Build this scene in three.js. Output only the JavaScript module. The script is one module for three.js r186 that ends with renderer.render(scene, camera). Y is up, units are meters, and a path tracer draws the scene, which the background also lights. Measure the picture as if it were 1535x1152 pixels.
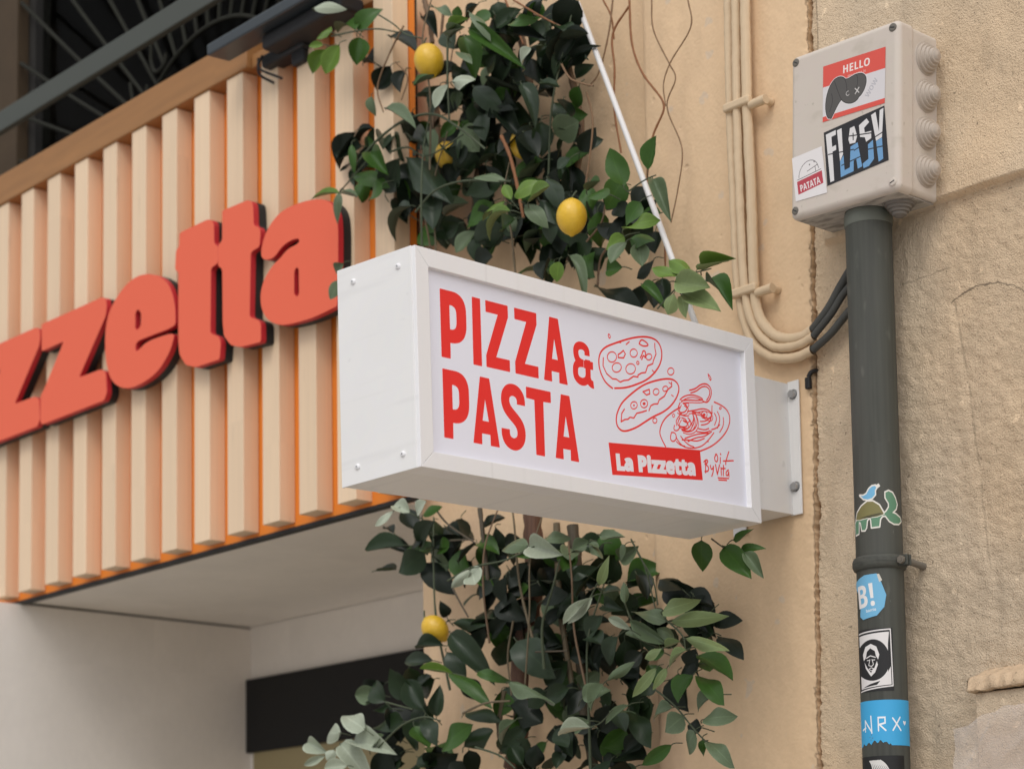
import * as THREE from 'three';
import { mergeGeometries, mergeVertices, toCreasedNormals } from 'three/addons/utils/BufferGeometryUtils.js';
import { RoundedBoxGeometry } from 'three/addons/geometries/RoundedBoxGeometry.js';
import { ImprovedNoise } from 'three/addons/math/ImprovedNoise.js';

// ---------------------------------------------------------------- camera, sky, sun, exposure
// Lengths are metres. x runs along the facade, z points out of it to the street; heights are written from eye level and lifted by EYE at the end.
const EYE = 1.6;
const scene = new THREE.Scene();
const F = 3171.4, IW = 1535, IH = 1152;                       // focal length and frame in pixels of the photograph
const camera = new THREE.PerspectiveCamera(2 * Math.atan(IH / 2 / F) * 180 / Math.PI, IW / IH, 0.05, 400);
{
  const yaw = 0.853743149, pitch = 0.101843912, roll = -0.0131435933;
  const f = new THREE.Vector3(-Math.sin(yaw) * Math.cos(pitch), Math.sin(pitch), -Math.cos(yaw) * Math.cos(pitch));
  const r = new THREE.Vector3(Math.cos(yaw), 0, -Math.sin(yaw)), u = r.clone().cross(f);
  const c = Math.cos(roll), s = Math.sin(roll);
  const r2 = r.clone().multiplyScalar(c).addScaledVector(u, s), u2 = u.clone().multiplyScalar(c).addScaledVector(r, -s);
  camera.quaternion.setFromRotationMatrix(new THREE.Matrix4().makeBasis(r2, u2, f.clone().negate()));
  camera.setViewOffset(IW, IH, IW / 2 - 697.31, IH / 2 - 1105.46, IW, IH);   // a shift lens: the optical axis lies low in the frame
  camera.focus = 4.15;
  camera.userData.fStop = 4.3;
}
const renderer = new THREE.WebGLRenderer({ antialias: true });
renderer.setSize(1024, 768);
renderer.toneMapping = THREE.LinearToneMapping;
renderer.toneMappingExposure = 1.55;
renderer.shadowMap.enabled = true;
{ // overcast sky, brighter towards the zenith and on the side of the hidden sun
  const W = 256, H = 128, data = new Float32Array(W * H * 4), sunDir = new THREE.Vector3(0.80, 0.52, 0.30).normalize(), d = new THREE.Vector3();
  for (let j = 0; j < H; j++) for (let i = 0; i < W; i++) {
    const el = ((j + 0.5) / H - 0.5) * Math.PI, az = ((i + 0.5) / W - 0.5) * 2 * Math.PI;
    d.set(Math.cos(az) * Math.cos(el), Math.sin(el), Math.sin(az) * Math.cos(el));
    const up = Math.max(0, d.y), glow = Math.pow(Math.max(0, d.dot(sunDir)), 3);
    const L = 0.66 * (1 + 1.5 * up) / 2.5 + 0.80 * glow, k = (j * W + i) * 4;
    data[k] = L * 0.975; data[k + 1] = L * 0.985; data[k + 2] = L * 1.03; data[k + 3] = 1;
  }
  const sky = new THREE.DataTexture(data, W, H, THREE.RGBAFormat, THREE.FloatType);
  sky.mapping = THREE.EquirectangularReflectionMapping; sky.magFilter = THREE.LinearFilter; sky.needsUpdate = true;
  scene.background = sky; scene.environment = sky;
}
const sun = new THREE.DirectionalLight(new THREE.Color(1, 0.95, 0.87), 0.5);
sun.position.set(-3.4 + 2.4, 1 + 7.2, -3.5 + 6.4); sun.target.position.set(-3.4, 1, -3.5);
sun.castShadow = true; sun.shadow.radius = 36; sun.shadow.mapSize.set(2048, 2048);
Object.assign(sun.shadow.camera, { left: -5, right: 5, top: 5, bottom: -5, near: 0.1, far: 30 });
scene.add(sun, sun.target);

// ---------------------------------------------------------------- helpers
let seed = 7;
const rnd = () => { seed = (seed + 0x6d2b79f5) | 0; let t = Math.imul(seed ^ (seed >>> 15), 1 | seed); t = (t + Math.imul(t ^ (t >>> 7), 61 | t)) ^ t; return ((t ^ (t >>> 14)) >>> 0) / 4294967296; };
const rr = (a, b) => a + (b - a) * rnd();
const noise3 = new ImprovedNoise(), N = (x, y, z = 0) => noise3.noise(x, y, z);
const fbm = (x, y, o = 4, z = 0) => { let s = 0, a = 0.5; for (let i = 0; i < o; i++, a *= 0.5, x *= 2.03, y *= 2.03) s += a * N(x + i * 17.3, y - i * 9.1, z); return s; };
const clamp = THREE.MathUtils.clamp, smooth = THREE.MathUtils.smoothstep, lerp = THREE.MathUtils.lerp;
const used = new Map();
const numbered = (n) => { const k = used.get(n) ?? 0; used.set(n, k + 1); return k ? n + '_' + String(k).padStart(3, '0') : n; };
function thing(name, label, category, pos = [0, 0, 0], group, kind) {
  const o = new THREE.Group(); o.name = numbered(name); o.position.set(...pos); scene.add(o);
  o.userData = { label, category }; if (group) o.userData.group = group; if (kind) o.userData.kind = kind;
  return o;
}
function part(name, geo, mat, parent, label) {
  const m = new THREE.Mesh(geo, mat); m.name = name; m.castShadow = m.receiveShadow = true; parent.add(m);
  if (label) m.userData.label = label;
  return m;
}
const lin = (r, g, b) => new THREE.Color().setRGB(r, g, b);
const std = (o) => new THREE.MeshStandardMaterial({ roughness: 0.7, ...o });
const phys = (o) => new THREE.MeshPhysicalMaterial({ roughness: 0.5, ...o });
function dataTex(w, h, fn, srgb = false) {                    // fn(u, v) -> [r, g, b] in 0..1; linear values unless srgb
  const d = new Uint8Array(w * h * 4);
  for (let j = 0, k = 0; j < h; j++) for (let i = 0; i < w; i++, k += 4) { const c = fn((i + 0.5) / w, (j + 0.5) / h); d[k] = clamp(c[0], 0, 1) * 255; d[k + 1] = clamp(c[1], 0, 1) * 255; d[k + 2] = clamp(c[2], 0, 1) * 255; d[k + 3] = 255; }
  const t = new THREE.DataTexture(d, w, h); t.magFilter = t.minFilter = THREE.LinearFilter; t.wrapS = t.wrapT = THREE.RepeatWrapping; if (srgb) t.colorSpace = THREE.SRGBColorSpace; t.needsUpdate = true;
  return t;
}
const toS = (x) => (x <= 0.0031308 ? 12.92 * x : 1.055 * Math.pow(x, 1 / 2.4) - 0.055);
const sRGB = (r, g, b) => [toS(r), toS(g), toS(b)];
function canvas(w, h, draw) {
  const c = document.createElement('canvas'); c.width = w; c.height = h; draw(c.getContext('2d'), w, h);
  const t = new THREE.CanvasTexture(c); t.colorSpace = THREE.SRGBColorSpace; t.anisotropy = 8; return t;
}
const box = (x0, x1, y0, y1, z0, z1) => new THREE.BoxGeometry(x1 - x0, y1 - y0, z1 - z0).translate((x0 + x1) / 2, (y0 + y1) / 2, (z0 + z1) / 2);
const rbox = (x0, x1, y0, y1, z0, z1, r, s = 2) => new RoundedBoxGeometry(x1 - x0, y1 - y0, z1 - z0, s, r).translate((x0 + x1) / 2, (y0 + y1) / 2, (z0 + z1) / 2);
// uv in metres, taken from the two axes that a face spans
function metreUV(g) {
  const p = g.attributes.position, n = g.attributes.normal, uv = new Float32Array(p.count * 2);
  for (let i = 0; i < p.count; i++) {
    const a = Math.abs(n.getX(i)), b = Math.abs(n.getY(i)), c = Math.abs(n.getZ(i)), x = p.getX(i), y = p.getY(i), z = p.getZ(i);
    uv.set(a >= b && a >= c ? [z, y] : b >= c ? [x, z] : [x, y], i * 2);
  }
  g.setAttribute('uv', new THREE.BufferAttribute(uv, 2)); return g;
}
function tube(pts, r, seg = 0, sides = 6, closed = false) {
  const c = new THREE.CatmullRomCurve3(pts.map((q) => (q.isVector3 ? q : new THREE.Vector3(...q))), closed, 'centripetal');
  return new THREE.TubeGeometry(c, seg || pts.length * 6, r, sides, closed);
}
function taperTube(pts, r0, r1, sides = 7) {                  // a tapering, slightly knotty stem with closed ends
  const g = tube(pts, 1, pts.length * 7, sides), p = g.attributes.position, n = g.attributes.normal, rows = pts.length * 7 + 1;
  for (let i = 0; i < rows; i++) {
    const k = lerp(r0, r1, i / (rows - 1)) * (1 + 0.14 * Math.sin(i * 1.7 + r0 * 9e3) * Math.sin(i * 0.61));
    for (let j = 0; j <= sides; j++) { const q = i * (sides + 1) + j; p.setXYZ(q, p.getX(q) + n.getX(q) * (k - 1), p.getY(q) + n.getY(q) * (k - 1), p.getZ(q) + n.getZ(q) * (k - 1)); }
  }
  return g;
}
function roundedShape(pts, r) {                               // a closed outline with every corner rounded
  const s = new THREE.Path(), n = pts.length, V = pts.map((q) => new THREE.Vector2(...q));
  for (let i = 0; i < n; i++) {
    const a = V[(i + n - 1) % n], b = V[i], c = V[(i + 1) % n];
    const p = b.clone().lerp(a, Math.min(r / b.distanceTo(a), 0.48)), q = b.clone().lerp(c, Math.min(r / b.distanceTo(c), 0.48));
    i ? s.lineTo(p.x, p.y) : s.moveTo(p.x, p.y);
    s.quadraticCurveTo(b.x, b.y, q.x, q.y);
  }
  s.closePath();
  return s;
}
const asShape = (path) => { const s = new THREE.Shape(); s.curves = path.curves; s.currentPoint = path.currentPoint; return s; };

// ---------------------------------------------------------------- surface materials
// warm yellow masonry paint over uneven plaster: brush marks, grey scuffs, pale chips
const yellowMap = dataTex(1024, 1024, (u, v) => {
  const x = u * 2, y = v * 2, a = fbm(x * 2.3, y * 2.3, 4), b = fbm(x * 26, y * 9, 3, 4.2), c = fbm(x * 60, y * 60, 2, 8.1);
  const stain = smooth(fbm(x * 3.1 + 9, y * 1.1, 4, 2.7), 0.12, 0.42), chip = smooth(fbm(x * 21 + 40, y * 17, 3, 1.3), 0.36, 0.42);
  const k = 1 + 0.13 * a + 0.07 * b + 0.05 * c - 0.12 * stain;
  return sRGB(lerp(0.765 * k, 0.62, chip * 0.5), lerp(0.545 * k * (1 - 0.02 * stain), 0.52, chip * 0.5), lerp(0.335 * k * (1 + 0.05 * stain), 0.42, chip * 0.5));
}, true);
const yellowBump = dataTex(1024, 1024, (u, v) => {
  const x = u * 2, y = v * 2, f = 0.5 + 0.28 * fbm(x * 5, y * 4, 4, 3.3) + 0.22 * fbm(x * 38, y * 21, 4, 6.6) + 0.12 * fbm(x * 140, y * 110, 2) - 0.3 * smooth(fbm(x * 24 + 5, y * 24, 2, 9.5), 0.40, 0.46);
  return [f, f, f];
});
for (const t of [yellowMap, yellowBump]) { t.repeat.set(0.5, 0.5); t.offset.set(0.1, -0.04); t.wrapS = t.wrapT = THREE.MirroredRepeatWrapping; }
const M = {};
M.yellow = std({ map: yellowMap, bumpMap: yellowBump, bumpScale: 0.006, roughness: 0.82 });
// bare beige-grey render, sandy and patched
const RX0 = -2.95, RX1 = -2.05, RY0 = 0.2, RY1 = 2.2;
const rawMap = dataTex(1024, 2048, (u, v) => {
  const x = lerp(RX0, RX1, u), y = lerp(RY0, RY1, v);
  const a = fbm(x * 3.1, y * 2.2, 5, 1.9), b = fbm(x * 14, y * 12, 4, 5.5), c = fbm(x * 170, y * 170, 2, 3), warm = smooth(fbm(x * 2.2 + 3, y * 1.7, 3, 7.7), -0.2, 0.3), dirt = smooth(fbm(x * 9 + 2, y * 3.4, 4, 11.3), 0.14, 0.42);
  const speck = smooth(fbm(x * 75, y * 75, 2, 21), 0.38, 0.47), pale = smooth(fbm(x * 33 + 8, y * 30, 3, 15.4), 0.36, 0.44);
  const cy1 = 1.303 + 0.018 * Math.sin((x + 2.5) * 21) + 0.010 * fbm(x * 40, 3, 3) - 0.02 * smooth(x, -2.36, -2.3), cy2 = 1.372 + 0.05 * (x + 2.6) + 0.008 * fbm(x * 50, 8, 3);
  const cx = (y > 1.114 ? lerp(-2.462, -2.49, (y - 1.114) / 0.186) : lerp(-2.43, -2.462, (y - 0.75) / 0.364)) + 0.006 * fbm(y * 30, 5, 3), w = 0.0009 * (1 + 1.6 * N(x * 50, y * 50, 4));
  const crack = Math.max(x > -2.50 ? 1 - smooth(Math.abs(y - cy1), w, w + 0.0016) : 0, x > -2.62 && x < -2.5 ? 0.5 * (1 - smooth(Math.abs(y - cy2), w, w + 0.0016)) : 0, y > 0.74 && y < 1.304 ? 0.45 * (1 - smooth(Math.abs(x - cx), w, w + 0.003)) * smooth(N(y * 25, 2), -0.4, 0.1) : 0);
  const k = (1 - 0.6 * crack) * (0.93 + 0.26 * a + 0.18 * b + 0.12 * c - 0.15 * dirt - 0.42 * speck + 0.28 * pale);
  const coat = Math.max(smooth(y, 1.512, 1.520), 1 - smooth(x, -2.73 + 0.02 * a, -2.70 + 0.02 * a)), m = k * (1.20 + 0.13 * coat); return sRGB(lerp(0.565, 0.61, warm) * m, lerp(0.448, 0.455, warm) * m, lerp(0.315, 0.295, warm) * m);
}, true);
const sandBump = dataTex(1024, 1024, (u, v) => {
  const x = u * 8, y = v * 8, f = 0.55 + 0.25 * fbm(x * 3, y * 3, 3, 2.2) + 0.36 * fbm(x * 13, y * 11, 3, 8.8) - 0.5 * smooth(fbm(x * 9 + 4, y * 7, 2, 5.1), 0.28, 0.42);
  return [f, f, f];
});
sandBump.repeat.set(2.2, 2.2);
const rawUV = (g) => { // one large, unrepeated texture for the rough wall
  const p = g.attributes.position, uv = new Float32Array(p.count * 2);
  for (let i = 0; i < p.count; i++) uv.set([(p.getX(i) - RX0) / (RX1 - RX0), (p.getY(i) - RY0) / (RY1 - RY0)], i * 2);
  g.setAttribute('uv', new THREE.BufferAttribute(uv, 2)); return g;
};
rawMap.wrapS = rawMap.wrapT = THREE.MirroredRepeatWrapping;
sandBump.repeat.set(3, 6); sandBump.wrapS = sandBump.wrapT = THREE.MirroredRepeatWrapping;
M.raw = std({ map: rawMap, bumpMap: sandBump, bumpScale: 0.0065, roughness: 0.93 });
const greyMap = dataTex(512, 512, (u, v) => { const k = 1 + 0.10 * fbm(u * 4, v * 4, 4, 3) + 0.04 * fbm(u * 40, v * 24, 3); return sRGB(0.82 * k, 0.765 * k, 0.695 * k); }, true);
M.greyPaint = std({ map: greyMap, roughness: 0.6 });
const brownMap = dataTex(512, 512, (u, v) => { const k = 1 + 0.3 * fbm(u * 6, v * 6, 4, 3) + 0.1 * fbm(u * 50, v * 30, 3); return sRGB(0.060 * k, 0.037 * k, 0.017 * k); }, true);
M.brownWall = std({ map: brownMap, roughness: 0.9 });
// pale laminated slats: faint grain running up the slat
const slatMap = dataTex(512, 1024, (u, v) => {
  const g = fbm(u * 46, v * 2.2, 4, 3.1), p = fbm(u * 5, v * 1.2, 3, 8.4), k = 1 + 0.10 * g + 0.08 * p - 0.10 * smooth(fbm(u * 24, v * 9, 3, 5.5), 0.34, 0.48);
  return sRGB(0.83 * k, 0.62 * k * (1 - 0.01 * g), 0.42 * k * (1 - 0.03 * g));
}, true);
M.slats = [0, 1, 2, 3].map((i) => { const t = slatMap.clone(); t.repeat.set(3.1, 0.7); t.offset.set(i * 0.27, i * 0.31); t.needsUpdate = true; const k = [1, 0.96, 1.03, 0.98][i]; return std({ map: t, color: lin(k, k, k * 0.99), roughness: 0.5 }); });
const plankMap = dataTex(512, 512, (u, v) => { const g = fbm(u * 3, v * 40, 4, 2.2), k = 1 + 0.25 * g + 0.14 * fbm(u * 4, v * 4, 3, 5); return sRGB(0.335 * k, 0.155 * k, 0.048 * k); }, true);
M.plank = std({ map: plankMap, roughness: 0.55 });
M.orange = std({ color: lin(0.84, 0.25, 0.03), roughness: 0.5 });
M.black = std({ color: lin(0.012, 0.012, 0.013), roughness: 0.6 });
M.room = std({ color: lin(0.10, 0.08, 0.06), roughness: 0.95 });
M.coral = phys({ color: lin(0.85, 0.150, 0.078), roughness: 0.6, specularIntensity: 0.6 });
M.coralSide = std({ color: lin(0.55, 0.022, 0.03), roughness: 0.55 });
const whiteBump = dataTex(256, 256, (u, v) => { const f = 0.5 + 0.3 * fbm(u * 6, v * 6, 3) + 0.1 * fbm(u * 60, v * 60, 2); return [f, f, f]; });
const whiteMap = dataTex(512, 512, (u, v) => { const k = 0.99 + 0.045 * fbm(u * 5, v * 5, 4, 2) - 0.13 * smooth(fbm(u * 30, v * 22, 3, 5), 0.36, 0.48) - 0.05 * smooth(fbm(u * 38, v * 3, 4, 8), 0.10, 0.40); return sRGB(0.80 * k, 0.785 * k, 0.765 * k); }, true);
M.white = std({ map: whiteMap, bumpMap: whiteBump, bumpScale: 0.0004, roughness: 0.42 });
M.whiteRail = std({ map: whiteMap, color: lin(1.04, 1.045, 1.07), roughness: 0.36 });
M.steel = std({ color: lin(0.42, 0.42, 0.42), metalness: 0.75, roughness: 0.42 });

// ---------------------------------------------------------------- the ground
{
  const asphalt = dataTex(512, 512, (u, v) => { const k = 0.36 * (1 + 0.25 * fbm(u * 8, v * 8, 4) + 0.3 * fbm(u * 90, v * 90, 2)); return sRGB(k, k * 0.96, k * 0.9); }, true);
  asphalt.repeat.set(0.5, 0.5);
  const g = metreUV(new THREE.PlaneGeometry(240, 240).rotateX(-Math.PI / 2).translate(0, -EYE, 0));
  const m = new THREE.Mesh(g, std({ map: asphalt, roughness: 0.9 })); m.name = 'street'; m.receiveShadow = true;
  m.userData = { label: 'pale stone street pavement in front of the shop', category: 'ground', kind: 'structure' }; scene.add(m);
}

// ---------------------------------------------------------------- walls
const edgeX = (y) => lerp(-2.880, -2.843, clamp((y - 0.381) / (2.066 - 0.381), -1, 2));   // the open joint between both walls
const jag = (y, s) => 0.007 * fbm(y * 14, s, 4, s) + 0.008 * fbm(y * 75, s + 3, 3, s) + 0.006 * fbm(y * 210, s + 9, 2, s) + 0.010 * smooth(fbm(y * 9, s + 5, 3, 2.2), 0.22, 0.4);
function gridSurface(cols, ys, at) {                          // at(column, y) -> [x, y, z]
  const pos = [], idx = [], w = cols.length;
  for (const y of ys) for (const c of cols) pos.push(...at(c, y));
  for (let j = 0; j + 1 < ys.length; j++) for (let i = 0; i + 1 < w; i++) { const a = j * w + i; idx.push(a, a + 1, a + w, a + 1, a + w + 1, a + w); }
  const g = new THREE.BufferGeometry(); g.setAttribute('position', new THREE.Float32BufferAttribute(pos, 3)); g.setIndex(idx); g.computeVertexNormals(); return g;
}
const rowsY = []; for (let y = -EYE; y < 0.2; y += 0.2) rowsY.push(y); for (let y = 0.2; y < 2.5; y += 0.0036) rowsY.push(y); for (let y = 2.5; y <= 4.4; y += 0.2) rowsY.push(y);
{
  const t = thing('yellow_wall', 'warm yellow plastered pier behind the climbing plant, between entrance and rough grey wall', 'wall');
  // plan of the pier, from the entrance round its front to the open joint: [x, z]
  const prof = [[-4.251, -4.62], [-4.251, -3.566], [-4.245, -3.56], [-4.0, -3.56], [-3.7, -3.56], [-3.5, -3.56], [-3.42, -3.56]];
  for (let i = 0; i <= 8; i++) { const a = i / 8; prof.push([lerp(-3.40, -3.33, a), lerp(-3.56, -3.5, a * a * (3 - 2 * a))]); }
  for (let i = 1; i <= 6; i++) prof.push([lerp(-3.33, -3.215, i / 6), -3.5 + 0.004 * Math.sin(i / 6 * Math.PI)]);
  prof.push([-3.20, -3.497], [-3.185, -3.4975], [-3.10, -3.5], [-3.0, -3.5], [-2.95, -3.5], [-2.92, -3.5]);
  const edge = [[-0.022, -3.5], [-0.012, -3.5], [-0.006, -3.5], [-0.0015, -3.5015], [0, -3.505], [-0.001, -3.53], [-0.004, -3.61]];
  const cols = [...prof.map((q) => ({ x: q[0], z: q[1] })), ...edge.map((q) => ({ e: q[0], z: q[1] }))];
  const g = gridSurface(cols, rowsY, (c, y) => {
    if (c.e === undefined) return [c.x, y, c.z + (c.x > -4.2 ? 0.004 * fbm(c.x * 4, y * 4, 3, 1.5) : 0)];
    const chip = jag(y, 2.1);
    return [edgeX(y) + c.e - chip, y, c.z - (c.e > -0.02 ? 0.004 * Math.max(0, fbm(y * 40, c.e * 90, 3)) * 2 : 0)];
  });
  part('wall', metreUV(g), M.yellow, t);
}
{
  const t = thing('grey_wall', 'rough beige grey rendered wall with cracks behind the drainpipe and junction box', 'wall');
  const cols = [-2.9];
  cols.length = 0;
  const edge = [[0.007, -3.61], [0.005, -3.53], [0.0045, -3.512], [0.006, -3.507], [0.010, -3.505], [0.016, -3.505], [0.024, -3.505], [0.030, -3.505], [0.036, -3.505]];
  const C = edge.map((q) => ({ e: q[0], z: q[1] }));
  for (let x = -2.805; x < -2.28; x += 0.0055) C.push({ x });
  for (const x of [-2.25, -2.2, -2.1, -1.8, -1.4, -1.0, 0, 1.2]) C.push({ x });
  const ridge = (y) => (y > 1.114 ? lerp(-2.47, -2.498, (y - 1.114) / 0.186) : y > 0.884 ? lerp(-2.444, -2.47, (y - 0.884) / 0.23) : lerp(-2.42, -2.444, clamp((y - 0.6) / 0.284, 0, 1)));
  const g = gridSurface(C, rowsY, (c, y) => {
    if (c.e !== undefined) return [edgeX(y) + c.e + jag(y, 7.7) * (c.e < 0.02 ? 0.8 : 0.3), y, c.z + 0.008 * fbm(y * 70, c.e * 160, 3) * (1 - smooth(c.e, 0.02, 0.04)) - 0.002];
    const x = c.x, ly = 1.517 + 0.006 * fbm(x * 9, 2.2, 3) + (x < -2.7 ? -0.01 : 0), up = smooth(y, ly - 0.004, ly + 0.004);
    let z = -3.505 + 0.007 * fbm(x * 5, y * 4, 3, 4.4) + lerp(0.0050, 0.0015, up) * fbm(x * 42, y * 42, 3, 9) * (x < -2.72 ? 0.4 : 1);
    z += up * 0.021;                                            // the upper coat ends in a ledge
    const d = x - ridge(y), fade = smooth(y, 0.62, 0.8) * (1 - smooth(y, 1.29, 1.305));
    z += fade * (0.5 + 0.9 * N(y * 14, 7)) * (0.0045 * Math.exp(-(((d + 0.012) / 0.016) ** 2)) - 0.0028 * Math.exp(-(((d - 0.006) / 0.007) ** 2)));
    return [x, y, z];
  });
  part('wall', rawUV(g), M.raw, t);
  // crumbling mortar deep in the open joint
  const mortar = gridSurface([-0.02, 0.0, 0.012, 0.024, 0.045], rowsY, (c, y) => [edgeX(y) + c, y, -3.572 + 0.034 * fbm(y * 70, c * 90, 4)]);
  part('joint_mortar', rawUV(mortar), std({ map: rawMap, color: lin(0.28, 0.23, 0.17), roughness: 0.95 }), t);
}
// dark upper storey behind the fascia with the barred opening
{
  const t = thing('upper_wall', 'dim brown upper wall around the barred dark opening above the slats', 'wall');
  const s = new THREE.Shape([[-10, 1.25], [-4.251, 1.25], [-4.251, 4.4], [-10, 4.4]].map((q) => new THREE.Vector2(...q)));
  s.holes.push(new THREE.Path([[-6.61, 2.2], [-4.86, 2.2], [-4.86, 4.1], [-6.61, 4.1]].map((q) => new THREE.Vector2(...q))));
  part('wall', metreUV(new THREE.ExtrudeGeometry(s, { depth: 0.045, bevelEnabled: false }).translate(0, 0, -3.695)), M.brownWall, t);
  part('dark_room', mergeGeometries([box(-8.9, -4.3, 1.6, 4.6, -10.1, -10.0), box(-9.0, -8.9, 1.6, 4.6, -10.1, -3.762), box(-4.3, -4.26, 1.6, 4.6, -10.1, -3.762), box(-9.0, -4.26, 4.6, 4.65, -10.1, -3.762), box(-9.0, -4.26, 1.55, 1.6, -10.1, -3.762)]), M.room, t);
  const fr = [[-6.61, -6.565, 2.2, 4.1], [-4.905, -4.86, 2.2, 4.1]];
  part('window_frame', mergeGeometries(fr.map((q) => box(q[0], q[1], q[2], q[3], -3.76, -3.698))), std({ color: lin(0.022, 0.02, 0.017) }), t);
  part('window_pane', box(-6.565, -4.905, 2.2, 4.1, -3.735, -3.729), phys({ color: lin(0.75, 0.76, 0.74), roughness: 0.08, transmission: 1, thickness: 0, specularIntensity: 0.05 }), t);
}
{
  const t = thing('fanlight_grille', 'half round wrought iron grille of radiating bars in the dark opening', 'window grille');
  const iron = phys({ color: lin(0.026, 0.026, 0.020), roughness: 0.9, specularIntensity: 0.3 }), cx = -5.39, cy = 2.428, z = -3.66;
  const arc = (r) => Array.from({ length: 33 }, (_, i) => { const a = Math.PI * i / 32; return [cx + r * Math.cos(a), cy + r * Math.sin(a), z]; });
  part('ring', tube(arc(0.522), 0.008, 64, 6), iron, t);
  for (let k = 0; k < 23; k++) {
    const a = (105 - 6.9 * 9 + k * 6.9) * Math.PI / 180, c = Math.cos(a), s = Math.sin(a);
    const reach = Math.min(1.75, c < 0 ? (-6.6 - cx) / c : (-4.87 - cx) / c);
    if (reach < 0.6) continue;
    part('bar', tube([[cx + 0.525 * c, cy + 0.525 * s, z], [cx + (0.525 + reach) / 2 * c, cy + (0.525 + reach) / 2 * s, z + 0.012], [cx + reach * c, cy + reach * s, z]], 0.0075, 12, 6), iron, t);
  }
  for (const a of [118, 131.8]) { const c = Math.cos(a * Math.PI / 180), s = Math.sin(a * Math.PI / 180); part('scroll', tube([[0.66, 0.02], [0.60, 0.05], [0.55, 0.045], [0.535, 0.0], [0.56, -0.03]].map(([r, w]) => [cx + r * c - w * s, cy + r * s + w * c, z + 0.01]), 0.007, 20, 6), iron, t); }
}
{ // entrance below the fascia
  const t = thing('shop_entrance', 'recessed shop entrance with plain grey ceiling and walls under the slatted fascia', 'entrance');
  const L = -6.237, Rr = -4.253, zf = -3.4955, zb = -4.41, top = 1.19;
  part('ceiling', metreUV(box(L - 0.06, Rr, top, top + 0.05, zb - 0.06, zf)), M.greyPaint, t);
  part('side_wall', metreUV(box(L - 0.06, L, -EYE, top - 0.008, zb - 0.06, -3.34)), M.greyPaint, t);
  const s = new THREE.Shape([[L, -EYE], [Rr, -EYE], [Rr, top - 0.002], [L, top - 0.002]].map((q) => new THREE.Vector2(...q)));
  part('back_wall', metreUV(new THREE.ExtrudeGeometry(s, { depth: 0.06, bevelEnabled: false }).translate(0, 0, zb - 0.06)), M.greyPaint, t);
  part('dark_transom', box(L + 0.001, Rr - 0.002, 0.731, 0.995, zb + 0.0005, zb + 0.022), std({ color: lin(0.009, 0.0085, 0.008), roughness: 0.85 }), t);
  part('shutter', box(L + 0.03, Rr - 0.002, -EYE + 0.02, 0.730, zb + 0.0005, zb + 0.010), std({ color: lin(0.33, 0.27, 0.14), roughness: 0.6 }), t);
  part('ceiling_joint', box(L + 0.0005, L + 0.0022, top - 0.0030, top - 0.0005, zb + 0.001, zf - 0.01), std({ color: lin(0.22, 0.20, 0.17), roughness: 0.8 }), t);
  part('outer_wall', metreUV(box(-10, L - 0.062, -EYE, 1.18, -3.8, -3.342)), M.greyPaint, t);
}

// ---------------------------------------------------------------- slatted fascia
{
  const t = thing('slatted_fascia', 'long shop fascia of pale vertical wooden slats over an orange board', 'fascia');
  part('backing_board', box(-9, -4.176, 1.193, 2.58, -3.494, -3.476), M.orange, t);
  part('edge_trim', box(-9, -4.18, 1.182, 1.1925, -3.494, -3.468), M.black, t);
  for (let k = -14; k <= 3; k++) {
    const x = -4.776 + k * 0.1722 + rr(-0.0015, 0.0015), g = rbox(x, x + 0.080, 1.205 + rr(-0.001, 0.001), 2.5585, -3.4755 + rr(-0.0004, 0.002), -3.420 + rr(-0.001, 0.001), 0.0016);
    part('slat', metreUV(g), M.slats[(k + 28) % 4], t);
  }
  part('cap_board', metreUV(rbox(-9, -4.84, 2.560, 2.664, -3.50, -3.413, 0.004)), M.plank, t);
  part('cap_board', metreUV(rbox(-4.838, -4.18, 2.560, 2.60, -3.50, -3.43, 0.004)), M.plank, t);
}
{
  const t = thing('steel_bar', 'grey green flat steel bar crossing in front of the barred opening', 'bar');
  part('bar', rbox(-8, -4.45, 2.800, 2.872, -3.412, -3.388, 0.004), std({ color: lin(0.055, 0.062, 0.051), roughness: 0.6 }), t);
  part('bracket', box(-4.50, -4.46, 2.81, 2.86, -3.66, -3.414), M.black, t);
}
{
  const t = thing('floodlight', 'slim dark floodlight on a black arm above the cap board of the slats', 'lamp', [-4.60, 2.585, -3.34]);
  const dark = std({ color: lin(0.035, 0.045, 0.052), roughness: 0.42 });
  const h = part('housing', rbox(-0.27, 0.34, -0.012, 0.022, -0.035, 0.045, 0.006), dark, t); h.rotation.x = 0.06;
  part('driver_box', rbox(-0.06, 0.30, -0.058, -0.013, -0.085, 0.005, 0.012), M.black, t);
  part('arm', mergeGeometries([rbox(-0.14, 0.06, -0.070, -0.03, -0.11, -0.05, 0.012), rbox(-0.01, 0.05, -0.105, -0.05, -0.10, -0.06, 0.01)]), M.black, t);
  part('cable', tube([[-0.12, -0.05, -0.03], [-0.13, -0.09, -0.04], [-0.10, -0.12, -0.07]], 0.004, 14), M.black, t);
  part('cable', tube([[-0.10, -0.05, -0.03], [-0.105, -0.085, -0.02], [-0.06, -0.12, -0.07]], 0.004, 14), M.black, t);
}

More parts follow.
